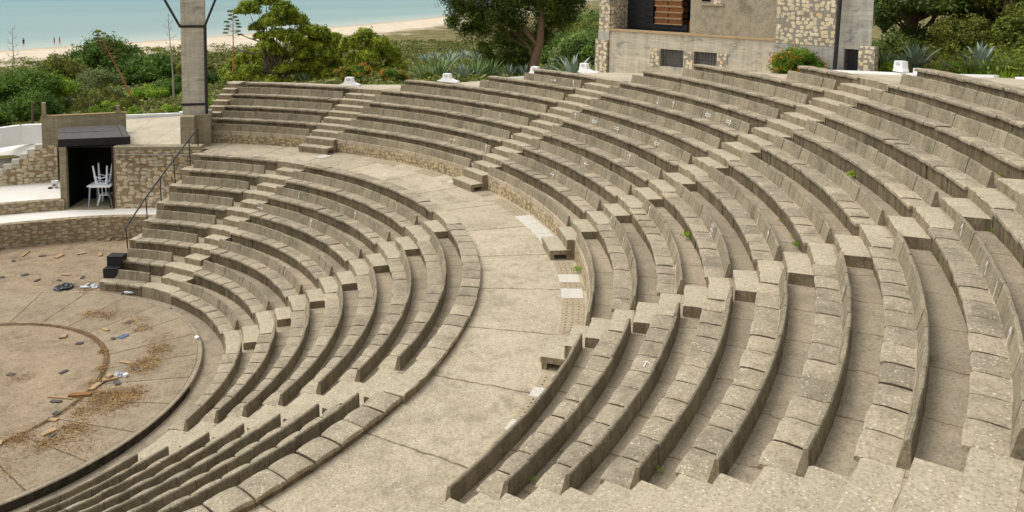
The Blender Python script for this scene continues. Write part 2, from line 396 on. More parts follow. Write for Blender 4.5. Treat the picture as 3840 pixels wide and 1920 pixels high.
def riser_panels(mb, R, z0, z1, t0, t1, w=.53):
    r0 = R-.39; n = max(1, round(rad(t1-t0)*R/w)); dt = (t1-t0)/n
    for i in range(n):
        gap = deg(.008/R); a, b = t0+i*dt+gap, t0+(i+1)*dt-gap
        dr = random.gauss(0, .006)
        rows = []
        for j in range(3):
            t = a+(b-a)*j/2
            rows.append([pol(r0+dr, t, z0), pol(r0+dr-.004, t, (z0+z1)/2), pol(r0+dr, t, z1), pol(r0+.2, t, z1), pol(r0+.2, t, z0)])
        mb.grid(rows, [[(rad(t0+i*dt+dt*j/2)*R, z) for z in (z0, (z0+z1)/2, z1, z1, z0)] for j in range(3)], closed=True)
        mb.face(rows[0][::-1]); mb.face(rows[-1])

ORD = ['zeroth', 'first', 'second', 'third', 'fourth', 'fifth', 'sixth', 'seventh', 'eighth', 'ninth', 'tenth', 'eleventh']
BENCH = {}
def bench(tier, k, block, st, bt, label, ext=None):
    """one curved bench: seat slabs, riser, backrest. st/bt = (from,to) degrees of seat and backrest"""
    lower = tier == 'L'
    R, T, S = (RLk(k), TLk(k), SLk(k)) if lower else (RUk(k), TUk(k), SUk(k))
    rise = HL if lower else HU
    root = thing('concrete_bench', label, 'bench', pol(R-.3, (st[0]+st[1])/2, S-rise), 0, 'curved concrete benches of the %s tier' % ('lower' if lower else 'upper'))
    if ext:   # an end ledge flush with the seat
        mb = MB(); arcbox(mb, R-.40, R-.02, st[1], ext, S-rise-.02, S-.005); part(mb, 'end_ledge', M['step'], root)
    mb = MB(); slab_seat(mb, R, S, st[0], st[1], bt is None); so = part(mb, 'seat', M['seat'], root); so.data.materials.append(M['joint_dirt_shade'])
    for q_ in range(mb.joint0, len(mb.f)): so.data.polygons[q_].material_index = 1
    
    mb = MB(); riser_panels(mb, R, S-rise-(.12 if lower and k == 1 else .015), S-.04, st[0]+.05, st[1]-.05); part(mb, 'riser', M['riser'], root)
    b = None
    if lower and k == 8:
        mb = MB(); arcbox(mb, R-.30, R-.045, st[0]+.1, st[1]-.1, ZD-.02, S-.055); part(mb, 'rear_edge', M['riser'], root)
    if bt: mb = MB(); slab_back(mb, R, S, T, bt[0], bt[1]); b = part(mb, 'backrest', M['back'], root)
    BENCH.setdefault((tier, k), []).append((st[0], st[1], root))

# lower tier gaps (deg) per row: (start of next block, end of previous)
GA = {1: (23.0, 34.2), 2: (23.2, 33.3), 8: (24.6, 30.6)}; GB = {1: (-20.6, -8.8), 2: (-19.8, -8.8), 8: (-17.2, -10.6)}; GC = {1: (-62, -51), 2: (-62, -52), 8: (-60.4, -54.6)}
ga = lambda k: GA.get(k, (25.0, 31.4)); gb = lambda k: GB.get(k, (-17.6, -10.3)); gc = lambda k: GC.get(k, (-60.6, -53.8))
LEND = 45.7; LEDGE = 47.4
for k in range(1, 9):
    nm = ORD[k]
    for blk, (a, b), ext in (('leftmost lower block', (ga(k)[1], LEND), LEDGE), ('lower block left of the middle stairs', (gb(k)[1], ga(k)[0]), None),
                        ('lower block right of the middle stairs', (gc(k)[1], gb(k)[0]), None), ('lower block at the bottom of the picture', (-100, gc(k)[0]), None)):
        lab = '%s concrete bench row up from the orchestra, %s' % (nm, blk)
        if k == 8: lab = 'backless top concrete bench row edging the walkway, %s' % blk
        bench('L', k, blk, (a, b), None if k == 8 else (a, b), lab, ext)

UW = {1: (33.2, 49.4), 2: (1.3, 28.0), 3: (-25.4, -3.1), 4: (-48.5, -29.5), 5: (-70.3, -52.0), 6: (-100, -75.5)}
UBL = {1: 'upper block nearest the tower', 2: 'second upper block from the tower', 3: 'third upper block from the tower', 4: 'fourth upper block from the tower', 5: 'fifth upper block from the tower', 6: 'last upper block past the bottom stairs'}
for w in range(1, 6):
    a, b = UW[w]
    for k in range(1, 12):
        st = bt = (a, b)
        if w == 1:
            if k > 4: continue
            if k == 4: st, bt = (a-1.2, 48.6), None
        if w == 2:
            if k > 7: continue
            if k == 4: bt = (a, 25.7)
            if k == 5: st, bt = (a, 26.1), (a, 15.0)
            if k == 6: st, bt = (a, 14.95), (a, 10.2)
            if k == 7: st, bt = (a-.8, 10.1), None
        if w == 3:
            if k > 10: continue
            if k == 7: bt = (a, -3.8)
            if k == 8: st, bt = (a, -3.8), (a, -8.5)
            if k == 9: st, bt = (a, -8.4), (a, -19.5)
            if k == 10: st, bt = (a-.8, -19.2), None
        if w >= 4 and k == 11: bt = None; st = (a, b+.4)
        lab = '%s concrete bench row above the walkway, %s' % (ORD[k], UBL[w])
        if bt is None: lab = 'backless top concrete bench along the promenade, %s' % UBL[w]
        bench('U', k, w, st, bt, lab)

# parapet wall at the foot of the upper tier
for w in range(1, 6):
    a, b = UW[w]
    root = thing('parapet_wall', 'low rubble wall with concrete parapet slabs below the %s' % UBL[w], 'wall', pol(RU0, (a+b)/2, ZD), 0, 'parapet walls along the walkway')
    mb = MB(); slab_back(mb, RU0, SUk(0), TUk(0), a, b, 1.0, 3.33); part(mb, 'parapet_slab', M['back'], root)
    mb = MB(); arcbox(mb, RU0-.13, RU0-.005, a, b, ZD-.03, 3.335); part(mb, 'rubble_base', M['rub_podium'], root)

# ------------------------------------------------------------------ floors of the rows
def ring(mb, r0, r1, t0, t1, z, step=1.5, zf=None):
    n = max(1, int(abs(t1-t0)/step)); m = 1
    rows = []
    for i in range(n+1):
        t = t0+(t1-t0)*i/n
        a = r0(t) if callable(r0) else r0; b = r1(t) if callable(r1) else r1
        zz = zf(t) if zf else z
        rows.append([pol(a, t, zz), pol(b, t, zz)])
    mb.grid(rows)
mb = MB()
for k in range(1, 8):     # floor behind backrest k
    arcbox(mb, RLk(k)-.12, RLk(k+1)-.22, -100, LEDGE-.2, SLk(k)-.5, SLk(k), 60)
struct(mb, 'lower_terrace', M['gangway'])
mb = MB()
for k in range(0, 11):
    t1 = {0: 49.6, 1: 49.6, 2: 49.6, 3: 49.0, 4: 28.2, 5: 15.2, 6: 10.3, 7: -3.6, 8: -8.3, 9: -19.1, 10: -29.0}[k]
    arcbox(mb, RUk(k)-.12, RUk(k+1)-.22, -100, t1, SUk(k)-.6, SUk(k), 60)
struct(mb, 'upper_terrace', M['gangway'])
mb = MB(); arcbox(mb, RLk(8)-.10, RU0-.01, -100, 47.7, ZD-.5, ZD, 70)
arcbox(mb, 14.1, RU0-.01, 47.7, 51.0, ZD-.5, ZD, 3)
struct(mb, 'walkway', M['walk'])

# ------------------------------------------------------------------ stairs
def staircase(label, tier, gap, ks, extra=None):
    k0 = ks[0]; R = (RLk if tier == 'L' else RUk)((ks[0]+ks[-1])/2); S = (SLk if tier == 'L' else SUk)
    Rk = RLk if tier == 'L' else RUk; rise = HL if tier == 'L' else HU
    g0 = gap(k0)
    root = thing('stone_stairs', label, 'stairs', pol(Rk(k0), (g0[0]+g0[1])/2, S(k0)-rise), 0, 'stairs between the seating blocks')
    if extra: extra(root, g0)
    for k in ks:
        a, b = gap(k)
        if not (tier == 'L' and k == 1):
            mb = MB(); bw = (b-a)*(.22 if tier == 'L' else .04)
            arcbox(mb, Rk(k-1)+.035, Rk(k)-.36, a+.15, b-bw, S(k-1)-.02, S(k-1)+rise/2+random.gauss(0, .006), 9, .018, False, .0055); part(mb, 'step', M['step'], root)
        mb = MB(); arcbox(mb, Rk(k)-.405, Rk(k)-.005, a+.04, b-.04, S(k)-rise-(.12 if tier == 'L' and k == 1 else .02), S(k)+.004, 11, .018, False, .0055); part(mb, 'step', M['step'], root)
    return root
staircase('lower stairs nearest the stage, between the leftmost lower blocks', 'L', ga, range(1, 9))
staircase('middle lower stairs of alternating block steps, climbing from orchestra to walkway', 'L', gb, range(1, 9))
staircase('lower stairs at the lower left, running down past cut-off backrests', 'L', gc, range(1, 9))
def foot(root, g):
    a, b = g
    mb = MB()
    arcbox(mb, 14.68, 15.24, a-.1, b+.1, 3.13, 3.245); arcbox(mb, 14.70, 14.80, a, b, ZD-.01, 3.132); arcbox(mb, 14.80, 15.2, b-.28, b-.02, ZD-.01, 3.131)
    part(mb, 'step', M['step'], root)
    mb = MB(); arcbox(mb, 15.12, 15.50, a+.02, b-.02, ZD-.01, 3.5); part(mb, 'step', M['step'], root)
def ug(i):
    lo = {1: 28.0, 2: -3.1, 3: -29.5, 4: -52.0, 5: -75.5}[i]; hi = {1: 33.2, 2: 1.3, 3: -25.4, 4: -48.5, 5: -70.3}[i]
    return lambda k: (lo, hi)
for i, n, lab in ((1, 4, 'upper stairs nearest the tower, foot beside the walkway square slab'), (2, 7, 'second upper stairs from the tower, with hollow bottom step'),
                  (3, 10, 'third upper stairs from the tower, climbing to the orange-flowered end bush'), (4, 11, 'fourth upper stairs from the tower, bottom block step has a small square hole'), (5, 11, 'nearest upper stairs, steps cut by the bottom edge of the picture')):
    staircase(lab, 'U', ug(i), range(1, n+1), foot)
# narrow stairs at the far left of the upper tier
root = thing('stone_stairs', 'narrow stairs at the foot of the tower, left end of the upper tier', 'stairs', pol(16, 51, ZD), 0, 'stairs between the seating blocks')
zz = [3.24, 3.5, 3.72, 3.9, 4.1, 4.3, 4.49, 4.69, 4.89, 5.09]; rr = [14.78, 15.1, 15.43, 15.75, 16.12, 16.5, 16.88, 17.3, 17.72, 18.15]
for i in range(10):
    mb = MB(); arcbox(mb, rr[i], (rr[i+1] if i < 9 else 18.9)+.03, 49.45, 52.3-.12*i, ZD-.02 if i < 3 else zz[i]-.5, zz[i]); part(mb, 'step', M['step'], root)
# upper-left end of lower rows is the ledge staircase (end_ledge parts)

# ------------------------------------------------------------------ drain covers and slabs in the walkway
def drain(t0, t1, mat, r0=14.74, r1=15.24, holes=True):
    pass
i = 0
tt = -68.5
while tt < 32.0:
    if any(lo-1.6 < tt < hi+.3 for lo, hi in ((28, 33.2), (-3.1, 1.3), (-29.5, -25.4), (-52, -48.5))): tt += .6; continue
    w = random.uniform(1.25, 2.3)
    kind = 'hole'
    for (a, b) in ((-25.2, -15.5), (-35.2, -32.8), (-38.5, -36.6), (-56.2, -54.6), (-64.9, -63.2), (-60.5, -59)):
        if a < tt+w/2 < b: kind = 'pale'
    if -1 < tt < 26 or tt > 26: kind = 'hole' if random.random() < .4 else 'plain'
    if tt > -8 and random.random() < .75: tt += w; continue
    top = ZD+.008+random.uniform(0, .004)
    mb = MB(); a, b = tt, tt+w-.06
    arcbox(mb, 14.745, 15.235, a, b, ZD-.02, top, 2, .004)
    pale_new = kind == 'pale' and random.random() < .55
    if kind == 'hole':
        root = thing('drain_cover', 'perforated concrete drain cover with rows of small holes, set in the walkway gutter', 'drain cover', pol(15, (a+b)/2, ZD), 0, 'perforated drain covers in the gutter')
        part(mb, 'cover_slab', M['drain'], root)
        hb = MB()
        nr = 3; nt = max(2, int(rad(b-a)*15/.13))
        for x in range(nr):
            for y in range(nt):
                r = 14.86+.13*x; t = a+(b-a)*(y+.6)/(nt+.2)
                c = pol(r, t, top+.003); hb.face([(c[0]+.018*cos(q*PI/4), c[1]+.018*sin(q*PI/4), c[2]) for q in range(8)])
        part(hb, 'holes', M['dark'], root)
    else:
        o = mb.build('gutter_slab', M['newslab'] if kind == 'pale' else M['drain'])
        tag(o, 'plain pale concrete slab covering the gutter at the foot of the parapet' if kind == 'pale' else 'plain grey-beige slab covering the gutter beside drain covers', 'slab', 'pale gutter slabs' if kind == 'pale' else 'plain gutter slabs')
    tt += w
mb = MB(); mb.box((*pol(14.35, 27.6)[:2], ZD+.012), (.52, .42, .024), rad(20)); tag(mb.build('paving_slab', M['newslab']), 'loose square white slab lying on the walkway by the uppermost left stairs', 'slab')
mb = MB(); mb.box((*pol(14.95, 2.6)[:2], ZD+.012), (.45, .3, .024), rad(5)); tag(mb.build('paving_slab', M['newslab']), 'small white slab lying against the hollow bottom step', 'slab')
# white worn patch on one upper seat
# ------------------------------------------------------------------ orchestra
CX, CY, RO = .16, .50, 5.98
def disc(mb, r0, r1, z, n=96, cx=CX, cy=CY, t0=0, t1=360):
    rows = []
    for i in range(n+1):
        t = t0+(t1-t0)*i/n
        a = (cx+r0*cos(rad(t)), cy+r0*sin(rad(t)), z); b = (cx+r1*cos(rad(t)), cy+r1*sin(rad(t)), z)
        rows.append([a, b])
    mb.grid(rows)
mb = MB()
outl = [(cos(rad(t))*RO+CX, sin(rad(t))*RO+CY) for t in range(-180, 181, 2)]
rows = [[(x, y, ZG-.25) for x, y in outl]]
prof = [(1.0, ZG-.5), (1.0, ZG-.02), (.997, ZG), (.98, ZG+.002), (.979, ZG-.03)]
rows = [[(CX+(x-CX)*s, CY+(y-CY)*s, z) for x, y in outl] for s, z in prof]
mb.grid(rows)
struct(mb, 'orchestra_kerb', M['channel'])
# black mould on the outer face of the kerb, a thin band proud of it
mb = MB()
rows = []
for i in range(60):
    t = -34-i*1.6
    rr_ = RO+.006; wv = .5+.5*sin(i*.7)+random.uniform(-.2, .2)
    rows.append([(CX+rr_*cos(rad(t)), CY+rr_*sin(rad(t)), z) for z in (ZG-.4, ZG-.2, ZG-.018)])
mb.grid(rows); struct(mb, 'kerb_stain', M['mould'])
mb = MB(); disc(mb, 5.84, 5.87, ZG-.012); disc(mb, 5.86, 5.892, ZG-.02)
struct(mb, 'kerb_groove', M['mould'])
mb = MB(); disc(mb, 3.62, 5.85, ZG); struct(mb, 'orchestra_ring', M['ring'])
mb = MB(); disc(mb, .01, 3.56, ZG-.003, cx=.2, cy=.38); disc(mb, 0.0, .02, ZG-.004, 20, cx=.2, cy=.38); struct(mb, 'orchestra_floor', M['stage'])
mb = MB(); disc(mb, 3.53, 3.68, ZG+.006, 60, .2, .38, -140, 92); struct(mb, 'orchestra_gutter', M['litter'] if False else concrete('dirty_gutter', lin(112, 90, 64), agg=.3, mottle=.4, dirt=.6))
# ground round the disc toward the stage wall, and the channel under the first row
mb = MB()
rows = []
for i in range(70):
    t = 40+i*2.6
    # outer edge of the disc in direction t from the origin
    dx, dy = cos(rad(t)), sin(rad(t)); bq = dx*CX+dy*CY; ro = bq+math.sqrt(bq*bq-(CX*CX+CY*CY-RO*RO))
    rows.append([pol(ro-.02, t, ZG-.004), pol(8.5, t, ZG-.004), pol(13.0, t, ZG-.004)])
mb.grid(rows); struct(mb, 'stage_ground', M['stage'])
mb = MB(); zc = lambda t: float(np.interp(t, [-100, -60, 0, 25, 50], [-.11, -.10, -.03, .03, .07]))
rows = [[pol(5.0, t, zc(t)), pol(5.9, t, zc(t)), pol(6.8, t, zc(t))] for t in np.arange(-101, 49, 1.5)]
mb.grid(rows); struct(mb, 'channel_floor', M['channel'])
mb = MB(); arcbox(mb, 5.2, 6.55, 40.5, 47.3, -.2, ZG-.02); struct(mb, 'channel_end', M['channel'])

# ------------------------------------------------------------------ stage side: rubble walls, decks, hut
def curvewall(mb, rf, t0, t1, z0, z1, th=.35, n=30):
    rows = []; uv = []
    for i in range(n+1):
        t = t0+(t1-t0)*i/n; r = rf(t)
        rows.append([pol(r, t, z0), pol(r, t, z1), pol(r+th, t, z1), pol(r+th, t, z0)])
        u = rad(t)*r; uv.append([(u, z0), (u, z1), (u, z1+th), (u, z1+th+1)])
    mb.grid(rows, uv); mb.face(rows[0], uv[0]); mb.face(rows[-1][::-1], uv[-1][::-1])
rst = lambda t: float(np.interp(t, [48, 56, 63, 72, 78, 120], [11.4, 11.40, 11.36, 11.17, 11.13, 11.1]))
ZK = .97
mb = MB(); curvewall(mb, rst, 48.4, 115, ZG-.05, ZK, .3)
tag(mb.build('rubble_wall', M['rub_stage']), 'low curved rubble wall behind the debris-strewn stage ground', 'wall')
mb = MB(); rows = [[pol(rst(t)+.28, t, ZK-.01), pol(12.7 if t > 69 else 13.9, t, ZK-.01)] for t in np.arange(48.4, 116, 1.2)]
mb.grid(rows); struct(mb, 'lower_deck', M['whitefloor'])
mb = MB(); curvewall(mb, lambda t: 12.58, 69.3, 115, ZK-.05, 1.36, .3)
tag(mb.build('rubble_wall', M['rub_stage']), 'knee-high rubble step wall between the two pale decks left of the hut', 'wall')
mb = MB(); rows = [[pol(12.86, t, 1.35), pol(16.6, t, 1.35)] for t in np.arange(69.3, 116, 1.5)]
mb.grid(rows); struct(mb, 'upper_deck', M['whitefloor'])

P0 = np.array([4.58, 11.86]); U = np.array([.857, -.515]); N_ = np.array([.515, .857])   # hut front line, right, back
def hp(u, v, z): p = P0+U*u+N_*v; return (float(p[0]), float(p[1]), z)
def slabbox(mb, F, u0, u1, v0, v1, z0, z1):
    c = [F(u0, v0, z0), F(u1, v0, z0), F(u1, v1, z0), F(u0, v1, z0), F(u0, v0, z1), F(u1, v0, z1), F(u1, v1, z1), F(u0, v1, z1)]
    uu = {0: (u0, z0), 1: (u1, z0), 2: (u1+v1-v0, z0), 3: (u0-(v1-v0), z0), 4: (u0, z1), 5: (u1, z1), 6: (u1+v1-v0, z1), 7: (u0-(v1-v0), z1)}
    tp = {4: (u0, z1+.01), 5: (u1, z1+.01), 6: (u1, z1+v1-v0), 7: (u0, z1+v1-v0)}
    bk = {2: (u1, z0), 3: (u0, z0), 6: (u1, z1), 7: (u0, z1)}
    for f, mp in (((3, 2, 1, 0), bk), ((4, 5, 6, 7), tp), ((0, 1, 5, 4), uu), ((1, 2, 6, 5), uu), ((2, 3, 7, 6), bk), ((3, 0, 4, 7), uu)):
        mb.face([c[i] for i in f], [mp.get(i, (0, 0)) for i in f])
# straight rubble wall right of the door, up to the walkway end
root = thing('rubble_wall', 'tall rubble wall with concrete coping between the dark doorway and the handrail', 'wall', hp(3, 0, 1.0))
mb = MB(); slabbox(mb, hp, 1.80, 4.95, 0, .42, .9, 3.26); part(mb, 'wall', M['rub_hut'], root)
mb = MB(); slabbox(mb, hp, 1.79, 4.98, -.03, .46, 3.262, 3.37); part(mb, 'coping', M['hutconc'], root)
mb = MB(); mb.tube([hp(1.86, -.05, 3.08), hp(4.7, -.05, 3.06)], .022); mb.tube([hp(4.7, -.05, 3.06), hp(4.78, -.05, 2.9)], .02)
o = mb.build('conduit_pipe', M['pipe']); tag(o, 'thin grey conduit pipe fixed along the rubble wall under its coping', 'pipe')
mb = MB()
cpts = [hp(1.86+.28*i, -.03, 3.05-.35*sin(PI*i/10)-.02*i) for i in range(11)]
mb.tube(cpts, .007, 5); tag(mb.build('electric_cable', M['steel']), 'thin dark cable sagging across the tall rubble wall', 'cable')

hut = thing('entrance_hut', 'concrete stage entrance hut with black flat canopy over a dark doorway', 'hut', hp(.9, .5, ZK))
mb = MB(); slabbox(mb, hp, -.24, .0, -.02, 2.4, .92, 3.37); slabbox(mb, hp, 1.72, 1.79, .02, 1.4, .92, 3.37); part(mb, 'side_wall', M['hutconc'], hut)
mb = MB(); slabbox(mb, hp, 1.66, 1.72, .0, .08, .97, 3.37); part(mb, 'door_post', plain('reddish_black_post', lin(48, 26, 24), .6), hut)
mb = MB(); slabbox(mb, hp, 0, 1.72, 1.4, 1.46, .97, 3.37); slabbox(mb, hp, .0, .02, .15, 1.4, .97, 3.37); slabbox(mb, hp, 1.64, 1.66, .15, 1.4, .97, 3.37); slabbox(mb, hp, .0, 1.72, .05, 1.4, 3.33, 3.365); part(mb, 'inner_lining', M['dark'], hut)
mb = MB(); slabbox(mb, hp, .0, 1.72, -.12, 1.4, .93, .985); part(mb, 'threshold', M['hutconc'], hut)
CF = [np.array(q) for q in ((4.34, 11.99), (6.71, 11.11), (6.98, 13.95), (4.68, 14.55))]
def cp(u, v, z): p = (CF[0]*(1-u)+CF[1]*u)*(1-v)+(CF[3]*(1-u)+CF[2]*u)*v; return (float(p[0]), float(p[1]), z+.02*sin(u*9+v*3)*.5)
mb = MB(); slabbox(mb, cp, 0, 1, 0, 1, 3.385, 3.66); part(mb, 'canopy', M['black'], hut)
mb = MB(); slabbox(mb, cp, -.003, 1.003, -.003, 1, 3.663, 3.68)
mb2 = MB(); slabbox(mb2, cp, .9, .905, 0, 1, 3.681, 3.686); slabbox(mb2, cp, 0, 1, .5, .508, 3.681, 3.686)
part(mb, 'canopy_felt', M['blackroof'], hut); part(mb2, 'felt_seam', M['dark'], hut)
# parapet wall behind the canopy and the stepped wall to its left
Q0 = np.array([4.18, 15.08]); QU = np.array([.9715, -.2365]); QN = np.array([.2365, .9715])
def qp(u, v, z): p = Q0+QU*u+QN*v; return (float(p[0]), float(p[1]), z)
root = thing('parapet_wall', 'board-marked concrete wall rising behind the black canopy, two stub posts on top', 'wall', qp(1.4, 0, 2.8))
mb = MB(); slabbox(mb, qp, -.02, 3.1, 0, .25, 2.88, 4.08); part(mb, 'wall', M['hutconc'], root)
mb = MB(); slabbox(mb, qp, -.03, 3.12, -.012, .27, 4.081, 4.11); part(mb, 'lichen_coping', concrete('lichen_coping', lin(150, 132, 88), lichen=.5), root)
for u, h in ((.0, .55), (2.72, .30)):
    mb = MB(); slabbox(mb, qp, u, u+.14, .02, .2, 4.111, 4.11+h); part(mb, 'stub_post', M['hutconc'], root)
root = thing('stepped_wall', 'rubble wall with pale stepped concrete capping climbing to the hut', 'wall', qp(-1, 0, 1.35))
mb = MB(); slabbox(mb, qp, 0.001, .5, -.015, .3, 1.3, 2.885)
steps = [(0.0, 2.95), (-.28, 2.95), (-.56, 2.78), (-.84, 2.6), (-1.12, 2.4), (-1.42, 2.22), (-1.7, 2.05), (-2.0, 1.88), (-2.3, 1.7), (-2.6, 1.6), (-2.9, 1.5), (-3.2, 1.42)]
for a, b in zip(steps[:-1], steps[1:]): slabbox(mb, qp, b[0], a[0]-.001, -.015, .3, 1.3, b[1]-.12)
part(mb, 'rubble_face', M['rub_hut'], root)
for a, b in zip(steps[:-1], steps[1:]):
    mb = MB(); slabbox(mb, qp, b[0]+.004, a[0]-.004, -.05, .34, b[1]-.2, b[1]); part(mb, 'cap_step', M['newslab'], root)
# white floor and white parapet far left
mb = MB(); mb.grid([[qp(u, .3, zf), qp(u, 1.0, zf*.4+2.9*.6), qp(u, 2.6, 2.93)] for u, zf in ((-6, 1.3), (-2.6, 1.5), (-1.7, 1.95), (-.8, 2.45), (0, 2.9), (.3, 2.9))]); struct(mb, 'white_terrace', M['whitefloor'])
mb = MB()
wp = [(-1.0, 16.9), (1.2, 16.35), (2.75, 15.95), (3.55, 16.25), (4.35, 16.0)]
for a, b in zip(wp[:-1], wp[1:]):
    d = np.array(b)-np.array(a); L_ = np.linalg.norm(d); d = d/L_; nn = np.array([-d[1], d[0]])
    def F(u, v, z, a=a, d=d, nn=nn): p = np.array(a)+d*u+nn*v; return (float(p[0]), float(p[1]), z)
    slabbox(mb, F, 0, L_-.002, 0, .22, 2.8, 3.62)
mb.box((3.3, 15.98, 3.12), (.04, .04, .04))
tag(mb.build('white_parapet', M['white']), 'whitewashed parapet wall with a kink at the far left edge', 'wall')
# bucket
b = np.array([4.42, 13.95]); bk = thing('plastic_bucket', 'small white paint bucket with red label standing against the hut', 'bucket', (b[0], b[1], 1.35))
mb = MB(); mb.lathe((b[0], b[1], 1.35), [(.0, .0), (.10, .0), (.125, .27), (.135, .27), (.135, .29), (.118, .29), (.095, .02)], 18); part(mb, 'pail', M['plastic'], bk, True)
mb = MB(); mb.grid([[(b[0]+.122*cos(rad(t)), b[1]+.122*sin(rad(t)), 1.35+z) for t in range(235, 285, 10)] for z in (.1, .18)]); part(mb, 'label_patch', plain('red_label', lin(150, 84, 76)), bk)
mb = MB(); mb.tube([(b[0]+.13*cos(a_), b[1]+.13*sin(a_), 1.62-.10*abs(sin(a_))) for a_ in np.linspace(0, PI, 9)], .004, 5); part(mb, 'handle', M['steel'], bk)
mb = MB(); mb.box((4.25, 13.9, 1.38), (.13, .09, .06), .4, .3); tag(mb.build('rubble_lump', M['slate']), 'dark lump of rubble lying beside the white bucket', 'rubble')

# table with upside-down chair inside the hut doorway
tb = hp(1.15, .46, .985)
table = thing('plastic_table', 'white plastic garden table standing in the dark doorway', 'table', tb, rad(-31))
def local(build, name, mat, parent, smooth=False):
    mb = MB(); build(mb); o = mb.build(name, mat, None, smooth); o.parent = parent; return o
local(lambda m: (m.box((0, 0, .735), (.82, .82, .03)), m.box((0, 0, .70), (.72, .72, .04))), 'tabletop', M['plastic'], table)
for x in (-1, 1):
    for y in (-1, 1): local(lambda m: m.tube([(x*.33, y*.33, .71), (x*.37, y*.37, 0)], [.032, .022], 8), 'leg', M['steel'] if (x, y) == (1, -1) else M['plasticgrey'], table)
def chair(loc, rz, label, upside):
    t = thing('plastic_chair', label, 'chair', loc, rz)
    f = -1 if upside else 1
    W = lambda z: -z+.45 if upside else z
    local(lambda m: m.box((0, 0, W(.44)), (.44, .42, .025)), 'seat', M['plastic'], t)
    for x in (-1, 1):
        for y in (-1, 1): local(lambda m: m.tube([(x*.17, y*.15, W(.43)), (x*.21, y*.19, W(.22)), (x*.25, y*.25, W(-.14 if upside else -.0))], [.048, .040, .028], 8), 'leg', M['plastic'], t)
    if not upside: local(lambda m: [m.tube([(x*.2, .2, .43), (x*.2, .27, .84)], .018, 6) for x in (-1, -.35, .35, 1)]+[m.tube([(-.2, .27, .84), (.2, .27, .84)], .025, 6)], 'backrest', M['plastic'], t)
    else: local(lambda m: [m.tube([(-.25, y*.2, W(.2)), (0, y*.2, W(.27)), (.25, y*.2, W(.2))], .016, 6) for y in (-1, 1)], 'leg_brace', M['plastic'], t)
    return t
tcp = hp(1.15, .46, .985+.862)
chair((tcp[0], tcp[1], tcp[2]+.02), rad(-31), 'white plastic chair resting upside down on the garden table, legs in the air', True)
lc = hp(1.2, .62, .985)
chair(lc, rad(150), 'grey-white plastic chair pushed beneath the garden table', False)

for o_ in (table,): o_.scale = (1.08, 1.08, 1.15)
for o_ in list(C.objects):
    if o_.name.startswith('plastic_chair'): o_.scale = (1.05, 1.05, 1.22) if 'upside' in o_['label'] else (1.02, 1.02, .9)

# handrail
hr = thing('handrail', 'black steel handrail climbing the left end of the lower tier', 'handrail', pol(8.1, 47.6, .78))
posts = [(8.11, .80), (9.28, 1.56), (10.17, 1.965), (11.16, 2.36), (12.27, 2.755), (12.87, 3.2)]
tops = [(7.99, 1.66), (9.2, 2.34), (10.14, 2.80), (11.07, 3.24), (12.19, 3.76), (12.88, 4.06)]
for (r, z), (r2, z2) in zip(posts, tops):
    mb = MB(); mb.tube([pol(r, 47.0, z-.2), pol(r2, 47.0, z2)], .019, 8); part(mb, 'post', M['steel'], hr, True)
mb = MB(); mb.tube([pol(r-.02, 47.0, z) for r, z in tops], .027, 10); part(mb, 'rail', M['steel'], hr, True)

# black plywood step box
bx = thing('wooden_step_box', 'small black two-step box of painted plywood on the end of the lowest bench', 'step box', (4.78, 4.9, .40), rad(-37))
local(lambda m: (m.box((0, .02, .14), (.46, .03, .28)), m.box((-.215, .15, .14), (.03, .25, .28))), 'riser_board', M['black'], bx)
local(lambda m: m.box((0, .14, .29), (.47, .27, .025)), 'lower_tread', M['black'], bx)
local(lambda m: (m.box((-.215, .45, .29), (.03, .36, .58)), m.box((0, .275, .42), (.46, .03, .28))), 'side_panel', M['black'], bx)
local(lambda m: m.box((0, .45, .595), (.48, .38, .025)), 'upper_tread', M['black'], bx)
local(lambda m: (m.box((0, .60, .29), (.40, .02, .55)), m.box((-.195, .45, .29), (.01, .34, .54)), m.box((0, .45, .02), (.4, .33, .02))), 'inner_board', M['plywood'], bx)
local(lambda m: (m.box((.215, .29, .29), (.03, .05, .58)), m.box((.215, .62, .29), (.03, .05, .58)), m.box((.215, .15, .14), (.03, .25, .27))), 'frame_side', M['black'], bx)

# concrete plinth and tower
tw = thing('lighting_tower', 'square board-marked concrete tower with steel bands and diagonal struts beside the sea view', 'tower', (9.5, 12.3, 3.2))
P1 = np.array([8.54, 11.0]); TU_ = np.array([.94, -.34]); TN = np.array([.34, .94])
def tp(u, v, z): p = P1+TU_*u+TN*v; return (float(p[0]), float(p[1]), z)
mb = MB(); slabbox(mb, tp, 0, .52, 0, 1.9, 2.7, 4.28); slabbox(mb, tp, .52, 1.10, .42, 1.9, 2.7, 4.279)
part(mb, 'plinth', M['hutconc'], tw)
mb = MB()
z0, z1 = 4.281, 13.0
mb.grid([[tp(u, v, z) for u, v in ((.02, .75), (.92, .75), (.92, 1.5), (.02, 1.5))] for z in (z0, z1)], closed=True); mb.face([tp(u, v, z1) for u, v in ((.02, .75), (.92, .75), (.92, 1.5), (.02, 1.5))])
part(mb, 'shaft', M['tower'], tw)
for z in (4.62, 7.82):
    mb = MB(); slabbox(mb, tp, -.015, .955, .715, 1.535, z, z+.10); part(mb, 'steel_band', M['steel'], tw)
mb = MB(); mb.tube([tp(.955, .70, 4.2), tp(.955, .70, 7.9)], .062, 8); part(mb, 'corner_pipe', M['steel'], tw)
mb = MB(); mb.tube([tp(.93, .72, 7.85), tp(1.95, .35, 10.4)], .05, 8); part(mb, 'strut', M['steel'], tw)
mb = MB(); mb.tube([tp(.01, .72, 7.85), tp(-1.25, .35, 10.4)], .05, 8); part(mb, 'strut', M['steel'], tw)

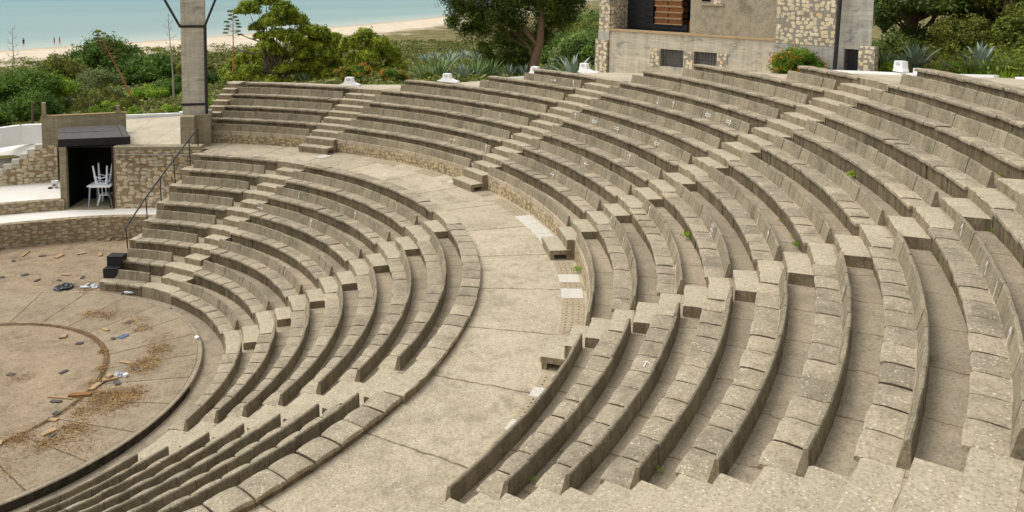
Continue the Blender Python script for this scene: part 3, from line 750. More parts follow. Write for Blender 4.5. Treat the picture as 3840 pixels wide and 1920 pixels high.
# sloped paving behind the wall, left of the tower
mb = MB(); rows = []
for i in range(12):
    f = i/11
    a = np.array(hp(1.8, .4, 3.2))*(1-f)+np.array(tp(0, .1, 3.2))*f
    b = np.array((7.6, 17.7, 3.25))*(1-f)+np.array((10.3, 16.9, 3.3))*f
    rows.append([tuple(a), tuple(a*.5+b*.5), tuple(b)])
mb.grid(rows)
mb.face([hp(4.9, -.0, 2.985), hp(4.9, 1.6, 2.985), tp(.2, .3, 2.985), tp(1.2, -.2, 2.985), pol(14.0, 47.2, 2.985)])
mb.face([hp(1.8, .42, 3.2), hp(4.95, .42, 3.2), tp(.3, .2, 3.2), tp(0, .6, 3.2)])
mb.face([(10.2, 16.95, 3.28), tp(.0, 1.2, 3.2), tp(1.2, 1.2, 3.25), (12.2, 16.5, 3.5)])
struct(mb, 'side_paving', M['prom'])
mb = MB(); kp = [(6.8, 18.1), (7.8, 17.75), (9.0, 17.4), (10.15, 17.0), (10.35, 17.5)]
for a, b in zip(kp[:-1], kp[1:]):
    d = np.array(b)-np.array(a); L_ = np.linalg.norm(d); d = d/L_; nn = np.array([-d[1], d[0]])
    def F(u, v, z, a=a, d=d, nn=nn): p = np.array(a)+d*u+nn*v; return (float(p[0]), float(p[1]), z)
    slabbox(mb, F, 0, L_-.002, 0, .16, 3.0, 3.42)
tag(mb.build('white_kerb', M['white']), 'whitewashed kerb edging the sloped paving left of the tower', 'kerb')

# ------------------------------------------------------------------ promenade
rampz = lambda t: float(np.interp(t, [-100, -36, -29.3, -19.2, -8.4, -3.8, 10, 15, 26], [7.87, 7.85, 7.45, 7.05, 6.66, 6.26, 5.86, 5.47, 5.07]))
rout = lambda t: float(np.interp(t, [-100, -23, -19, -12, 10, 15.6, 24, 35, 50, 60], [31, 29.5, 28, 27.4, 24.6, 24.1, 21.4, 19.3, 18.9, 18.9]))
def rinn(t):
    for lim, k in ((26.1, 4), (15.0, 5), (10.15, 6), (-3.8, 7), (-8.4, 8), (-19.2, 9), (-29.2, 10)):
        if t > lim: return RUk(k)-.06
    return RUk(11)-.06
ts = sorted(set([round(x, 2) for x in np.arange(-100, 53, 1.0)]+[26.1, 26.09, 15.01, 15.0, 10.16, 10.15, -3.8, -3.81, -8.4, -8.41, -19.2, -19.21, -29.2, -29.21]))
mb = MB(); rows = []
def zout(t): return rampz(t)
for t in ts:
    a, b = rinn(t), rout(t)
    rows.append([pol(a, t, rampz(t)-.8), pol(a, t, rampz(t)), pol(a*.5+b*.5, t, rampz(t)*.5+zout(t)*.5), pol(b, t, zout(t)), pol(b, t, zout(t)-1.2)])
mb.grid(rows); struct(mb, 'promenade', M['prom'])
# white kerb strips and lamp blocks along the promenade
def kerb(t0, t1, label, h=.09, w=.18):
    mb = MB(); n = max(2, int(abs(t1-t0)/1.5)); rows = []
    for i in range(n+1):
        t = t0+(t1-t0)*i/n; r = rout(t); z = zout(t)
        rows.append([pol(r-w, t, z-.1), pol(r-w, t, z+h), pol(r, t, z+h), pol(r, t, z-.1)])
    mb.grid(rows); mb.face(rows[0]); mb.face(rows[-1][::-1])
    tag(mb.build('white_kerb', M['white']), label, 'kerb')
kerb(19.5, 16.4, 'short whitewashed kerb strip behind the backless promenade bench, agaves behind it')
kerb(9.6, 8.6, 'short whitewashed kerb strip between lamp block and building', .05)
kerb(-13.0, -23, 'long whitewashed kerb strip right of the orange-flowered bush', .08)
kerb(-24.5, -50, 'whitewashed kerb strip along the promenade at the far right edge', .06)
lamp_n = [0]
def lampblock(t, z, label, r=None, rz=None, flare=(.45, .5), s=1):
    r = r or rout(t)-.1; p = pol(r, t, z)
    root = thing('lamp_block', label, 'kerb lamp', p, rad(t-90) if rz is None else rz, 'whitewashed lamp blocks on the promenade kerb')
    def body(m):
        L, Rr = flare
        L *= .6; Rr *= .6
        prof = [(-.16-L, 0), (-.16-L, .05), (-.16-L*.45, .10), (-.20, .2), (-.165, .42*s), (.165, .42*s), (.19, .2), (.16+Rr*.4, .13), (.16+Rr, .07), (.16+Rr, 0)]
        m.grid([[(x, y, z_) for x, z_ in prof] for y in (-.12, .12)], closed=True)
        m.face([(x, -.12, z_) for x, z_ in prof]); m.face([(x, .12, z_) for x, z_ in prof][::-1])
    local(body, 'block', M['white'], root)
    def lou(m):
        m.box((0, -.123, .33*s), (.2, .006, .12)); 
    local(lou, 'lamp_recess', M['plasticgrey'], root)
    def slats(m):
        for i in range(3): m.box((0, -.13, .29*s+.035*i), (.2, .02, .008), 0, .5)
    local(slats, 'louvre', M['white'], root)
lampblock(34.6, 5.05, 'white lamp block nearest the tower, pine tree behind it', flare=(.45, .6), s=.9)
lampblock(23.7, 5.24, 'white lamp block in front of the green yucca clump', flare=(.55, .7), s=.9)
lampblock(15.8, 5.62, 'white lamp block half hidden behind the backless bench, beside the eucalyptus trunk', flare=(.2, .1), s=.8)
lampblock(10.2, 5.84, 'white lamp block just left of the building corner', flare=(.2, .9))
lampblock(-6.1, 6.6, 'white lamp block under the building wall left of the stone tower', r=26.8, rz=rad(-105), flare=(.9, .05), s=.9)
lampblock(-18.3, 7.13, 'white lamp block right of the building with low white stone beside it', r=27.9, rz=rad(-110), flare=(.1, .13), s=.85)
mb = MB(); p = pol(28.1, -19.7, 7.1); mb.box((p[0], p[1], p[2]+.1), (.45, .25, .2), rad(-110)); tag(mb.build('white_stone', M['white']), 'low whitewashed stone beside the right-hand lamp block', 'stone')

# ------------------------------------------------------------------ building on the right
B0 = np.array([24.65, 3.35]); BE = np.array([.2636, -.9646]); BN = np.array([.9646, .2636])   # along facade (to the right), depth away from the theatre
def bp(s, v, z): p = B0+BE*s+BN*v; return (float(p[0]), float(p[1]), z)
bd = thing('stage_building', 'concrete and rubble projection building with dark open bay and grilled windows', 'building', bp(5, 3, 6.0))
mb = MB()
# lower facade with two window openings
def facade(mb, s0, s1, z0, z1, v, holes, depth=.25):
    xs = sorted(set([s0, s1]+[h[0] for h in holes]+[h[1] for h in holes])); zs = sorted(set([z0, z1]+[h[2] for h in holes]+[h[3] for h in holes]))
    for a, b in zip(xs[:-1], xs[1:]):
        for c, d in zip(zs[:-1], zs[1:]):
            if any(h[0] <= (a+b)/2 <= h[1] and h[2] <= (c+d)/2 <= h[3] for h in holes): continue
            mb.face([bp(a, v, c), bp(b, v, c), bp(b, v, d), bp(a, v, d)], [(a, c), (b, c), (b, d), (a, d)])
    for a, b, c, d in holes:
        for q in (((a, c), (a, d)), ((b, d), (b, c)), ((a, d), (b, d)), ((b, c), (a, c))):
            (x1, y1), (x2, y2) = q
            mb.face([bp(x1, v, y1), bp(x2, v, y2), bp(x2, v+depth, y2), bp(x1, v+depth, y1)])
W1 = (2.49, 3.56, 6.42, 7.14); W2 = (4.02, 5.02, 6.44, 7.14)
facade(mb, 0, 7.36, 5.4, 7.78, 0, [W1, W2])
part(mb, 'base_wall', M['bldg'], bd)
mb = MB(); slabbox(mb, bp, .02, 7.38, -.07, .3, 7.782, 7.86); part(mb, 'cornice', M['cornice'], bd)
mb = MB(); slabbox(mb, bp, 3.76, 7.40, .10, .5, 7.862, 14); part(mb, 'rendered_wall', M['roughcast'], bd)
# corner pier: lower rubble plinth, concrete, rubble above
mb = MB(); slabbox(mb, bp, -.66, -.06, -.12, .9, 5.3, 7.36); part(mb, 'corner_plinth', M['rub_bldg'], bd)
mb = MB(); slabbox(mb, bp, -.56, -.002, -.05, .9, 7.362, 7.74); part(mb, 'pier_band', M['bldgd'], bd)
mb = MB(); slabbox(mb, bp, -.52, .0, -.05, .9, 7.742, 14); slabbox(mb, bp, .001, .12, .12, 2.2, 7.862, 14); part(mb, 'corner_pier', M['rub_bldg'], bd)
# a diagonal inner reveal of the bay in rubble
mb = MB(); mb.face([bp(.12, .1, 7.861), bp(.18, 1.3, 7.861), bp(.18, 1.3, 14), bp(.12, .1, 14)], [(0, 7.8), (1.6, 7.8), (1.6, 14), (0, 14)]); part(mb, 'bay_reveal', M['rub_bldg'], bd)
# bay: black boards left, dark depth, crates right
mb = MB()
for i in range(14):
    z = 7.87+.27*i; slabbox(mb, bp, .13, 1.46 if i else 3.1, 1.2-.006*(i % 2), 1.26, z, z+.255)
part(mb, 'black_boarding', M['black'], bd)
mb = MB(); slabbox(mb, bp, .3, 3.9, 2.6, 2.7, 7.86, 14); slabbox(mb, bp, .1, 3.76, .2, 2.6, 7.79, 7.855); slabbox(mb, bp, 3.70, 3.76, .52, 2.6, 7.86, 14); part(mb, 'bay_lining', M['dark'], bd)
mb = MB(); slabbox(mb, bp, 3.62, 3.76, .3, .5, 7.865, 8.35); part(mb, 'timber_post', M['crate'], bd)
for i in range(5):
    z = 8.09+.262*i; off = random.uniform(-.04, .04)
    cr = thing('wooden_crate', '%s orange wooden crate in the stack inside the dark bay' % ['bottom', 'second from the bottom', 'middle', 'second from the top', 'top'][i], 'crate', bp(2.22, 1.45, z), math.atan2(BE[1], BE[0]), 'stacked wooden crates in the building bay')
    local(lambda m: (m.box((-.33+off, 0, .11), (.60, .5, .02), 0, 0), m.box((-.33+off, -.27, .125), (.60, .025, .2)), m.box((.33+off, -.27, .125), (.60, .025, .2)), m.box((.33+off, 0, .11), (.6, .5, .02))), 'front_panel', M['crate'], cr)
    local(lambda m: (m.box((off, -.29, .025), (1.3, .05, .04)), m.box((off, -.28, .245), (1.28, .05, .025))), 'rail', M['wood'], cr)
    local(lambda m: (m.box((off, .02, .13), (.05, .5, .2)), m.box((-.64+off, 0, .13), (.02, .52, .2)), m.box((.64+off, 0, .13), (.02, .52, .2))), 'divider', M['plywood'], cr)
mb = MB(); slabbox(mb, bp, 1.46, 3.3, 1.3, 1.9, 7.86, 8.085); part(mb, 'plank_ledge', M['black'], bd)
# small upper window with rubble infill
mb = MB(); slabbox(mb, bp, 4.25, 4.64, .07, .12, 9.2, 9.8); part(mb, 'upper_opening', M['dark'], bd)
mb = MB(); slabbox(mb, bp, 4.64, 5.14, .07, .12, 9.1, 9.9); part(mb, 'upper_infill', M['rub_bldg'], bd)
mb = MB(); slabbox(mb, bp, 4.2, 5.2, .02, .11, 9.03, 9.10); part(mb, 'sill', M['drain'], bd)
for (a, b, c, d) in (W1, W2):
    g = MB(); slabbox(g, bp, a, b, .22, .26, c, d); pn = part(g, 'window', M['glass'], bd)
    pn.location = (0, 0, 0)
    g = MB()
    for i in range(9):
        s = a+(b-a)*i/8; g.tube([bp(s, .05, c), bp(s, .05, d)], .011, 5)
    for z in (c+.03, (c+d)/2, d-.03): g.tube([bp(a, .05, z), bp(b, .05, z)], .011, 5)
    for i in range(4):
        s = a+(b-a)*(i+.5)/4
        for zc_ in (c+.2, d-.2):
            g.tube([bp(s+.09*cos(q*PI/5), .045, zc_+.12*sin(q*PI/5)) for q in range(11)], .007, 4)
    o = part(g, 'grille', M['grille'], pn)
for a, b, c, d in ((2.03, 2.47, 6.38, 7.14), (3.59, 3.97, 6.36, 7.1), (5.05, 5.48, 6.4, 7.13)):
    mb = MB(); slabbox(mb, bp, a, b, -.03, .1, c, d); part(mb, 'stone_jamb', M['rub_bldg'], bd)
# stone tower part
mb = MB(); slabbox(mb, bp, 7.42, 9.60, -.12, .6, 7.72, 14); part(mb, 'rubble_tower_wall', M['rub_bldg'], bd)
mb = MB(); slabbox(mb, bp, 7.32, 9.92, -.10, .62, 5.8, 7.718); part(mb, 'grey_base', M['bldgd'], bd)
mb = MB(); slabbox(mb, bp, 7.22, 7.52, -.22, .3, 5.8, 7.36); part(mb, 'stone_buttress', M['rub_bldg'], bd)
mb = MB(); facade(mb, 9.602, 10.86, 6.0, 14, -.06, [(9.95, 10.46, 6.7, 7.66)], .5); part(mb, 'board_wall', M['bldgd'], bd)
mb = MB(); a_, b_ = bp(10.862, -.05, 6), bp(10.862, -.05, 14); e_ = (.82*4, .575*4); mb.quad(a_, (a_[0]+e_[0], a_[1]+e_[1], 6), (a_[0]+e_[0], a_[1]+e_[1], 14), b_); part(mb, 'side_wall', M['bldgd'], bd)
mb = MB(); slabbox(mb, bp, -.5, -.4, .9, 5, 5, 14); part(mb, 'side_wall', M['bldgd'], bd)
mb = MB(); slabbox(mb, bp, 10.47, 11.02, -.2, .3, 6.3, 7.80); part(mb, 'stone_buttress', M['rub_bldg'], bd)
mb = MB(); slabbox(mb, bp, 9.95, 10.46, .3, .36, 6.7, 7.66); dr = part(mb, 'door', M['steel'], bd)
mb = MB()
for i in range(6): mb.tube([bp(9.97+.094*i, -.02, 6.7), bp(9.97+.094*i, -.02, 7.62)], .011, 5)
for q in range(3): mb.tube([bp(10.08+.06*cos(k*PI/5), -.025, 6.95+.25*q+.1*sin(k*PI/5)) for k in range(11)], .007, 4)
part(mb, 'grille', M['grille'], dr)
mb = MB(); mb.tube([bp(9.72, -.35, 6.9), bp(9.82, -.25, 11.5)], .075, 10); part(mb, 'downpipe', M['steel'], bd, True)
mb = MB(); slabbox(mb, bp, 0.62, 9.2, 4, 4.1, 5.5, 14); part(mb, 'rear_wall', M['bldgd'], bd)

# ------------------------------------------------------------------ terrain, beach, sea
TH = [-95, -40, -20, -8, 0, 10, 25, 45, 60, 75, 95, 140]
RB = [32.5, 31, 31, 31.5, 31, 25.2, 22.3, 20.6, 19.6, 17.3, 17, 17]
ZB = [7.75, 7.6, 7.0, 6.6, 6.1, 5.75, 4.95, 4.5, 3.1, 2.7, 2.6, 2.6]
def terrain(x, y):
    th = np.degrees(np.arctan2(y, x)); r = np.hypot(x, y)
    rb = np.interp(th, TH, RB); zb = np.interp(th, TH, ZB)
    s = np.interp(th, [-95, -14, -6, 8, 30, 50, 75, 110], [.3, .3, .12, -.10, -.088, -.085, -.1, -.1])
    hill = zb+s*np.clip(r-rb, 0, 130)-.25
    hill = np.where(s > 0, np.minimum(hill, zb+12), hill)
    dI = 174.5+.30*x+.00105*x*x-y
    beach = -7.6+np.where(dI > 0, np.clip(dI, 0, 70)*.02, dI*.05); beach = np.maximum(beach, -12)
    z = np.maximum(hill, beach); k = .6
    return z+np.exp(-np.abs(hill-beach)/k)*k*.35, dI
from mathutils import noise as mn, Vector
mb = MB(); rows = []; sand = []
tl = list(np.arange(-60, -6, 3.0))+list(np.arange(-6, 96, .8))+list(np.arange(96, 141, 3.0))
for t in tl:
    rb = float(np.interp(t, TH, RB))-1.4
    rs = [rb+(520-rb)*(i/90.0)**2.0 for i in range(91)]
    row = []
    for r in rs:
        x, y = r*cos(rad(t)), r*sin(rad(t)); z, dI = terrain(x, y); z = float(z)
        if dI > 8 and r > rb+2:
            z += min(1, (r-rb)/30)*(mn.noise(Vector((x*.05, y*.05, 0)))*.8+mn.noise(Vector((x*.2, y*.2, 3)))*.22)*(1 if dI > 60 else .25)
        row.append((x, y, z)); sand.append(float(dI))
    rows.append(row)
mb.grid(rows)
s = NT('sandy_scrub_ground'); P = s.pos.outputs['Position']
at = s.n('ShaderNodeAttribute', attribute_name='inland').outputs['Fac']
f = s.math('ADD', at, s.math('MULTIPLY', s.math('SUBTRACT', s.noise(P, .07, 6, .7), .5), 60))
sandc = s.ramp(s.noise(P, .25, 6), (.3, lin(196, 180, 154)), (.7, lin(218, 204, 180)))
wet = s.ramp(s.math('DIVIDE', at, 8), (.0, 1), (1, 0))
sandc = s.mix(wet, sandc, lin(176, 160, 134))
veg = s.ramp(s.noise(P, .35, 7, .7), (.3, lin(84, 84, 48)), (.5, lin(116, 108, 68)), (.74, lin(160, 144, 104)))
g = s.bsdf(s.mix(s.ramp(s.math('DIVIDE', f, 100), (.32, 0), (.45, 1)), sandc, veg), .95, .1, s.noise(P, 2, 6), .5, .2)
terr = struct(mb, 'ground', g, True)
a_ = terr.data.attributes.new('inland', 'FLOAT', 'POINT'); a_.data.foreach_set('value', sand)
# ground sheet under the theatre and beyond, so nothing floats
mb = MB(); mb.face([(-200, -300, -1.2), (200, -300, -1.2), (60, 60, -9), (-200, 60, -9)]); 
struct(mb, 'ground_base', g)
mb = MB(); mb.face([(-9000, -200, -7.62), (9000, -200, -7.62), (9000, 12000, -7.62), (-9000, 12000, -7.62)])
s = NT('sea_water'); P = s.pos.outputs['Position']
sp = s.n('ShaderNodeSeparateXYZ'); s.l(P, sp.inputs[0])
off = s.math('SUBTRACT', sp.outputs[1], s.math('MULTIPLY', sp.outputs[0], .5))
depth = s.ramp(s.math('DIVIDE', s.math('SUBTRACT', off, 165), 900), (0, lin(172, 180, 168)), (.035, lin(136, 160, 155)), (.3, lin(108, 144, 147)), (1, lin(94, 134, 141)))
wv = s.noise(s.scale(P, .25, .9, 1), .6, 6, .65)
depth = s.mix(.35, depth, s.ramp(s.noise(s.scale(P, .004, .02, 1), 1, 4), (.3, .7), (.7, 1.15)), 'MULTIPLY')
sea = s.bsdf(depth, .55, .15, wv, .15, .15)
struct(mb, 'sea', sea)

# ------------------------------------------------------------------ foliage machinery (numpy)
ICO = None
def leaves(pts, nrm, size, asp=.45, jit=.8):
    """rhombic leaf quads at pts, random orientation biased to face nrm"""
    n = len(pts)
    d = nrm+RNG.normal(0, jit, (n, 3)); d /= np.linalg.norm(d, axis=1)[:, None]+1e-9
    a = RNG.normal(0, 1, (n, 3)); a -= (a*d).sum(1)[:, None]*d; a /= np.linalg.norm(a, axis=1)[:, None]+1e-9
    b = np.cross(d, a); s = size*RNG.uniform(.6, 1.35, n)[:, None]
    return np.stack([pts-a*s, pts-b*s*asp, pts+a*s, pts+b*s*asp], 1)
def quadmesh(name, Q, mat, parent=None, extra=None, link=True):
    """Q: (n,4,3)"""
    n = len(Q); me = bpy.data.meshes.new(name)
    me.vertices.add(n*4); me.vertices.foreach_set('co', Q.reshape(-1).astype(np.float32))
    me.loops.add(n*4); me.loops.foreach_set('vertex_index', np.arange(n*4, dtype=np.int32))
    me.polygons.add(n); me.polygons.foreach_set('loop_start', np.arange(0, n*4, 4, dtype=np.int32)); me.polygons.foreach_set('loop_total', np.full(n, 4, np.int32))
    me.materials.append(M[mat] if isinstance(mat, str) else mat); me.update(calc_edges=True)
    o = bpy.data.objects.new(name, me)
    if link: C.objects.link(o)
    if parent: o.parent = parent
    return o
def clump_leaves(cl, n, size, asp=.45, droop=0, hollow=.55, flat=1.0):
    """cl: array (m,4) centre + radius"""
    cl = np.array(cl, float); w = cl[:, 3]**2; w /= w.sum()
    idx = RNG.choice(len(cl), n, p=w); d = RNG.normal(0, 1, (n, 3)); d /= np.linalg.norm(d, axis=1)[:, None]
    d[:, 2] = np.where(d[:, 2] < -.35, -d[:, 2]*.6, d[:, 2])
    rr = cl[idx, 3]*(hollow+(1.1-hollow)*RNG.random(n)**.6)*(1+.25*np.sin(d[:, 0]*7+idx)*np.cos(d[:, 1]*6+idx*2))
    p = cl[idx, :3]+d*rr[:, None]*np.array([1, 1, flat])
    if droop: p[:, 2] -= droop*RNG.random(n)**2*cl[idx, 3]
    return leaves(p, d*.8+np.array([0, 0, .5]), size, asp)
def subdiv(cl, k=6):
    out = []
    for x, y, z, r in cl:
        for _ in range(k):
            d = RNG.normal(0, 1, 3); d /= np.linalg.norm(d); d[2] = abs(d[2])*.9-.25
            f = RNG.uniform(.45, .8)
            out.append((x+d[0]*r*f, y+d[1]*r*f, z+d[2]*r*f, r*RNG.uniform(.34, .55)))
    return out
def cores(cl, k=.62, flat=1.0, n=8):
    """dark inner masses so that crowns are not see-through everywhere"""
    out = []
    for x, y, z, r in cl:
        for i in range(n):
            for j in range(4):
                q = []
                for a, b in ((i, j), (i+1, j), (i+1, j+1), (i, j+1)):
                    t = a*2*PI/n; p = -PI/2+b*PI/4; rr_ = r*k*(1+.2*sin(3*t+x)+.15*cos(5*p+y))
                    q.append((x+rr_*cos(t)*cos(p), y+rr_*sin(t)*cos(p), z+rr_*sin(p)*flat))
                out.append(q)
    return np.array(out)
def crown(W, D, H, z0, m, rmin=.16, rmax=.3, shape=0):
    """clumps spread through an uneven crown; local coords, base centre at origin"""
    cl = []
    for i in range(m):
        u = RNG.random(); t = RNG.random()*2*PI; ph = math.asin(2*RNG.random()-1)
        f = .45+.5*RNG.random()
        x = W/2*f*cos(t)*cos(ph); y = D/2*f*sin(t)*cos(ph); z = z0+H/2+H/2*f*sin(ph)
        r = min(W, H)*(rmin+(rmax-rmin)*RNG.random())
        cl.append((x, y, z, r))
    return cl
def limbs(mb, base, cl, r0, n=None, wob=.15):
    """tapered trunk and limbs reaching into clumps"""
    b = np.array(base, float); cs = np.array(cl)[:, :3]; top = cs.mean(0)
    fork = b*.45+top*.55; fork = b+(fork-b)*.8
    k1 = b+(fork-b)*.5+RNG.normal(0, wob, 3)*[1, 1, 0]
    mb.tube([tuple(b-[0, 0, .3]), tuple(k1), tuple(fork)], [r0, r0*.8, r0*.6], 8)
    for c in cs[:n or len(cs)]:
        mid = fork*.5+c*.5+RNG.normal(0, wob*2, 3)
        st = k1 if RNG.random() < .3 else fork
        mb.tube([tuple(st), tuple(mid), tuple(c)], [r0*.45, r0*.28, r0*.1], 5)
def tree(name, label, cat, loc, cl, n, size, mat, barkmat, r0, group=None, droop=0, asp=.45, core=.55, hollow=.5, flat=1., nl=None, base=(0, 0, 0), extra=None):
    t = thing(name, label, cat, loc, 0, group)
    Q = clump_leaves(subdiv(cl, 4)+[(a, b, c, r*.97) for a, b, c, r in cl], int(n*1.25), size, asp, droop, hollow, flat)
    if core: Q = np.concatenate([Q, cores(cl, core, flat)])
    quadmesh('crown', Q, mat, t)
    mb = MB(); limbs(mb, base, cl, r0, nl)
    if extra: extra(mb)
    o = mb.build('trunk', M[barkmat], None, True); o.parent = t
    return t
TZ = lambda x, y: float(terrain(np.array(x), np.array(y))[0])

# pine group behind the tower end of the upper tier
def cl_px(lst): return lst
pr = np.array([.92, -.39])   # rightwards as seen from the seats
def at(dx, dz, dy=0, r=1.0): return (pr[0]*dx+.39*dy, pr[1]*dx+.92*dy, dz, r)
c1 = [at(-1.9, 7.5, 0, 1.2), at(-.3, 8.3, .5, 1.3), at(1.2, 7.4, -.4, 1.3), at(2.4, 6.4, .3, 1.25), at(.2, 6.4, -.8, 1.2), at(3.5, 5.4, 0, 1.2), at(1.8, 5.0, -.9, 1.2), at(4.3, 4.3, .5, 1.1), at(-.1, 4.3, -1.1, .95), at(3.0, 3.4, -.6, 1.1), at(.9, 3.1, .8, 1.0), at(-1.2, 5.8, .6, .8), at(1.2, 2.0, -.8, .9), at(-2.0, 1.9, -.4, .8), at(-1.0, 1.2, -.7, .7), at(2.2, 1.7, 0, .9), at(3.6, 2.2, -.5, .9), at(.2, 1.0, -1.2, .8), at(1.6, .8, -1, .8), at(3.0, .9, -.8, .8), at(-2.6, 3.0, .3, .6), at(2.0, 6.9, .2, .9), at(.6, 5.3, -1.1, .9), at(2.7, 4.5, -.9, .9)]
def xb(mb):
    for q in range(9):
        a = RNG.uniform(-2.8, 1.5); z = RNG.uniform(2.2, 6.8)
        p0 = at(-.3, z*.75, 0)[:3]; p2 = at(a-1.2, z, RNG.uniform(-1, 1))[:3]
        mb.tube([p0, tuple(np.array(p0)*.5+np.array(p2)*.5+RNG.normal(0, .25, 3)), p2], [.09, .05, .02], 5)
    mb.tube([(0, 0, -.3), at(-.5, 3, 0)[:3], at(-.6, 6.5, 0)[:3]], [.24, .2, .1], 8)
c1 += [at(RNG.uniform(-1.5, 4.5), RNG.uniform(1.0, 5.5), RNG.uniform(-1.2, 1), RNG.uniform(.55, .9)) for _ in range(12)]
c1 = [(a, b, c, r*.9) for a, b, c, r in c1]
tree('pine_tree', 'largest yellow-green pine, bare grey branches on its left side, behind the top benches', 'tree', (27.2, 52.2, -1.1), c1, 70000, .14, 'pine', 'bark', .2, 'pines behind the upper tier', core=.35, hollow=.35, flat=.8, extra=xb)
c2 = [at(0, 4.9, 0, 1.0), at(1.0, 4.2, .5, 1.1), at(-.8, 3.6, -.4, 1.0), at(.9, 2.9, -.6, 1.0), at(-.3, 2.1, 0, 1.0), at(1.6, 1.9, .3, .9), at(-1.4, 2.6, 0, .9), at(.6, 1.0, -.7, .9), at(-1.2, 1.0, -.4, .8), at(1.8, 3.4, 0, .8)]
tree('pine_tree', 'middle yellow-green pine standing right behind the largest one', 'tree', (31.5, 50.5, -.8), c2, 22000, .14, 'pine', 'bark', .15, 'pines behind the upper tier', core=.35, hollow=.35, flat=.85)
c3 = [at(-1.2, 3.6, 0, 1.0), at(.2, 4.2, .3, 1.1), at(1.4, 3.5, -.2, 1.15), at(2.4, 2.6, .3, 1.1), at(.5, 2.5, -.7, 1.1), at(-.8, 2.0, .4, 1.0), at(2.9, 1.6, 0, 1.0), at(1.2, 1.1, -.6, 1.0)]
tree('pine_tree', 'low broad pine at the right end of the pine group, above the orange flowers', 'tree', (33.5, 45.5, -.2), c3, 28000, .13, 'pine', 'bark', .15, 'pines behind the upper tier', core=.35, hollow=.35, flat=.85)
c4 = [at(-1.2, 2.6, 0, 1.0), at(.3, 3.2, .3, 1.1), at(1.4, 2.6, -.2, 1.0), at(-.3, 1.5, .2, 1.1), at(-2.2, 1.6, .2, .9), at(1.6, 1.3, 0, .9)]
tree('pine_tree', 'small bright pine low at the left end of the pine group', 'tree', (28.6, 62.0, -2.2), c4, 16000, .15, 'pine', 'bark', .12, 'pines behind the upper tier', core=.35, hollow=.35, flat=.85)

# eucalyptus: trunk leans, dark drooping foliage, top out of the picture
eb = np.array([34.0, 20.8, 2.8]); er = np.array([.84, -.54])
def ea(dx, dz, dy=0, r=1.0): return (er[0]*dx+.54*dy, er[1]*dx+.84*dy, dz, r)
ce = [ea(-6.0, 6.4, 0, .8), ea(-5.2, 5.2, .2, .75), ea(-4.4, 6.9, .3, 1.0), ea(-4.2, 5.0, -.4, .8), ea(-3.4, 5.9, 0, 1.0), ea(-3.6, 3.6, .2, .7), ea(-2.4, 6.8, .5, 1.1), ea(-2.6, 4.6, -.4, .95), ea(-2.0, 3.0, .2, .85), ea(-1.4, 5.7, -.4, 1.1), ea(-1.2, 4.1, .6, 1.0), ea(-.6, 7.0, 0, 1.3), ea(-.6, 2.9, .8, .9), ea(.4, 5.6, .7, 1.2), ea(.9, 6.8, -.4, 1.1), ea(1.5, 5.2, .2, 1.0), ea(1.3, 4.1, .9, .9), ea(2.1, 6.2, .4, 1.0), ea(.6, 3.2, 1.3, .9), ea(-1.6, 1.7, .6, .8), ea(-.4, 1.5, 1.2, .8), ea(-3.2, 2.2, .3, .7), ea(-2.6, 1.4, .5, .6), ea(-4.6, 3.6, .2, .6), ea(-5.4, 4.2, 0, .55), ea(-1.0, .9, .8, .6), ea(2.5, 4.6, .5, .7), ea(-3.4, 4.6, .4, .9), ea(-5.6, 7.4, .2, .9), ea(-4.9, 6.2, .5, .9), ea(2.8, 5.6, .4, .8), ea(2.7, 7.2, .3, 1.0), ea(0, 8.6, 0, 1.6), ea(-2.5, 8.4, 0, 1.4), ea(1.8, 8.0, 0, 1.3), ea(-4.8, 8.2, .3, 1.1)]
def eb_x(mb):
    mb.tube([(0, 0, -.4), ea(.1, 1.2)[:3], ea(.5, 2.8)[:3], ea(.6, 4.6)[:3], ea(.1, 7)[:3]], [.42, .33, .27, .2, .12], 10)
    mb.tube([ea(.45, 2.4)[:3], ea(-1.5, 4.6)[:3], ea(-3.6, 6.4)[:3], ea(-5.4, 6.7)[:3]], [.16, .12, .08, .03], 7)
for_ec = [tuple(np.array(c)*[1, 1, 1, 1.12]) for c in ce]
tree('eucalyptus_tree', 'large dark eucalyptus with drooping foliage and leaning bare trunk before the building', 'tree', tuple(eb), for_ec, 90000, .11, 'euc', 'barkred', .12, core=.3, hollow=.05, droop=1.3, asp=.28, flat=1.15, nl=12, extra=eb_x, base=(.2, 0, 1.5))

def bush(label, x, y, W, D, H, mat, n, size, m=14, z=None, group=None, cat='shrub', name='shrub', zoff=0, core=.6, bark='bark'):
    cl = []
    for i in range(m):
        t = RNG.random()*2*PI; f = RNG.random()**.5*.72; hh = (1-f*f)**.5
        zz_ = H*(.22+.5*hh*RNG.random()**.5); r = min(W, H*1.3)*RNG.uniform(.17, .28)
        if i % 3 == 0: zz_ = r*.7
        cl.append((W/2*f*cos(t), D/2*f*sin(t), min(zz_, H-r*.8), r))
    z = TZ(x, y) if z is None else z
    return tree(name, label, cat, (x, y, z-.1+zoff), cl, n, size, mat, bark, .05+.01*H, group, core=core*.8, hollow=.3, nl=6)
G1 = 'bushes between the stage hut and the beach'
bush('tall dark feathery tree rising highest left of the tower, in front of the beach', 21.5, 96.5, 8.8, 7, 7.4, 'tam', 13000, .2, 22, group=G1, cat='tree', name='tamarisk_tree')
bush('dark green spreading bush just left of the tower shaft', 25.5, 90, 8, 7, 4.6, 'tam', 8000, .2, 16, group=G1)
bush('low dark bush bridging the tall feathery tree and the tower', 22.5, 86, 6, 6, 3.6, 'tam', 6000, .18, 12, group=G1)
